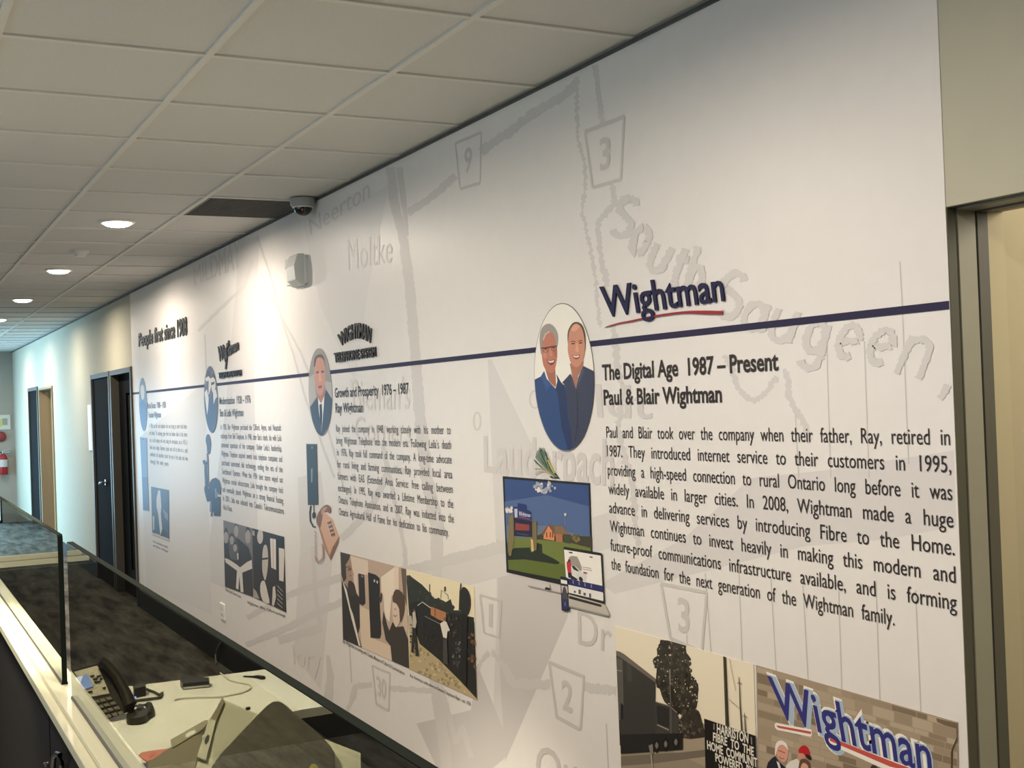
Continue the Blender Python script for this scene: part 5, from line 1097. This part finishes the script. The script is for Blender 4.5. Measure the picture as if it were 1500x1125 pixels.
p.part('sign_lettering')
LQ = [(1123.5, 990), (1361, 1078), (1366, 1135), (1137, 1048)]
p.text('Wightman', *LQ, (244, 240, 230), bold=0.075)
def shift(q, dx, dy): return [(x+dx, y+dy) for x, y in q]
p.text('Wightman', *shift(LQ, 2.6, 2.0), (172, 190, 210), bold=0.05)
p.poly(smooth_pts(R3([(935, 605), (950, 590), (1340, 665), (1345, 720), (1330, 745), (960, 668), (938, 640)]), 1), (244, 240, 230)); p.poly(S2([(0, 690), (30, 680), (700, 930), (860, 985), (900, 1040), (600, 1010), (30, 750), (0, 770)]), (244, 240, 230))
p.poly(R3([(952, 618), (1335, 688), (1335, 716), (975, 646)]), (196, 84, 80)); p.poly(S2([(36, 692), (60, 690), (700, 940), (870, 1000), (840, 1020), (640, 975), (40, 718)]), (204, 88, 80))
p.text('Wightman', *LQ, (54, 54, 126), bold=0.012)
def person_print(hd, hair, body, cols):
    p.part('printed_person'); p.poly(body, cols[2]); p.poly(smooth_pts(hd, 3), cols[0]); p.poly(smooth_pts(hair, 2), cols[1])
person_print(R3([(945, 880), (965, 820), (1010, 800), (1060, 840), (1082, 900), (1075, 980), (1045, 1025), (1005, 1012), (962, 960)]), R3([(940, 960), (942, 850), (965, 800), (1010, 785), (1065, 820), (1088, 900), (1070, 870), (1020, 830), (975, 850), (958, 900)]), R3([(840, 1110), (860, 1030), (900, 985), (940, 955), (985, 1020), (1030, 1060), (1080, 1110), (1080, 1300), (840, 1300)]), ((220, 160, 140), (236, 232, 226), (40, 42, 56)))
p.line(R3([(975, 895), (1010, 905), (1050, 925)]), 1.0, (110, 70, 64)); p.line(R3([(985, 965), (1010, 985), (1040, 985)]), 1.0, (140, 74, 70)); p.poly(R3([(955, 1010), (985, 1030), (1010, 1110), (985, 1110)]), (226, 224, 222))
person_print(R3([(1185, 960), (1205, 920), (1250, 930), (1270, 990), (1240, 1010), (1200, 1010)]), R3([(1198, 885), (1240, 840), (1290, 852), (1318, 905), (1325, 960), (1285, 950), (1240, 925), (1205, 925)]), R3([(1060, 1060), (1110, 1010), (1180, 985), (1230, 1010), (1240, 1300), (1060, 1300)]), ((206, 150, 128), (192, 36, 44), (226, 222, 214)))
p.poly(smooth_pts(R3([(1268, 935), (1325, 950), (1342, 985), (1325, 1000), (1290, 980)]), 2), (50, 34, 36))
person_print(R3([(1215, 1070), (1250, 1030), (1300, 1050), (1310, 1120), (1230, 1140)]), R3([(1200, 1070), (1215, 1000), (1255, 985), (1310, 1010), (1330, 1080), (1320, 1160), (1300, 1060), (1250, 1030), (1222, 1075), (1215, 1160), (1195, 1140)]), R3([(1200, 1160), (1330, 1160), (1360, 1300), (1180, 1300)]), ((220, 168, 146), (104, 78, 60), (60, 60, 80)))
p.part('printed_person'); p.poly(smooth_pts(S2([(442, 995), (455, 965), (480, 960), (505, 975), (512, 1010), (480, 1050), (445, 1040)]), 3), (74, 52, 40)); p.poly(smooth_pts(S2([(450, 1010), (500, 1000), (505, 1070), (480, 1100), (455, 1070)]), 2), (206, 152, 128)); p.part()
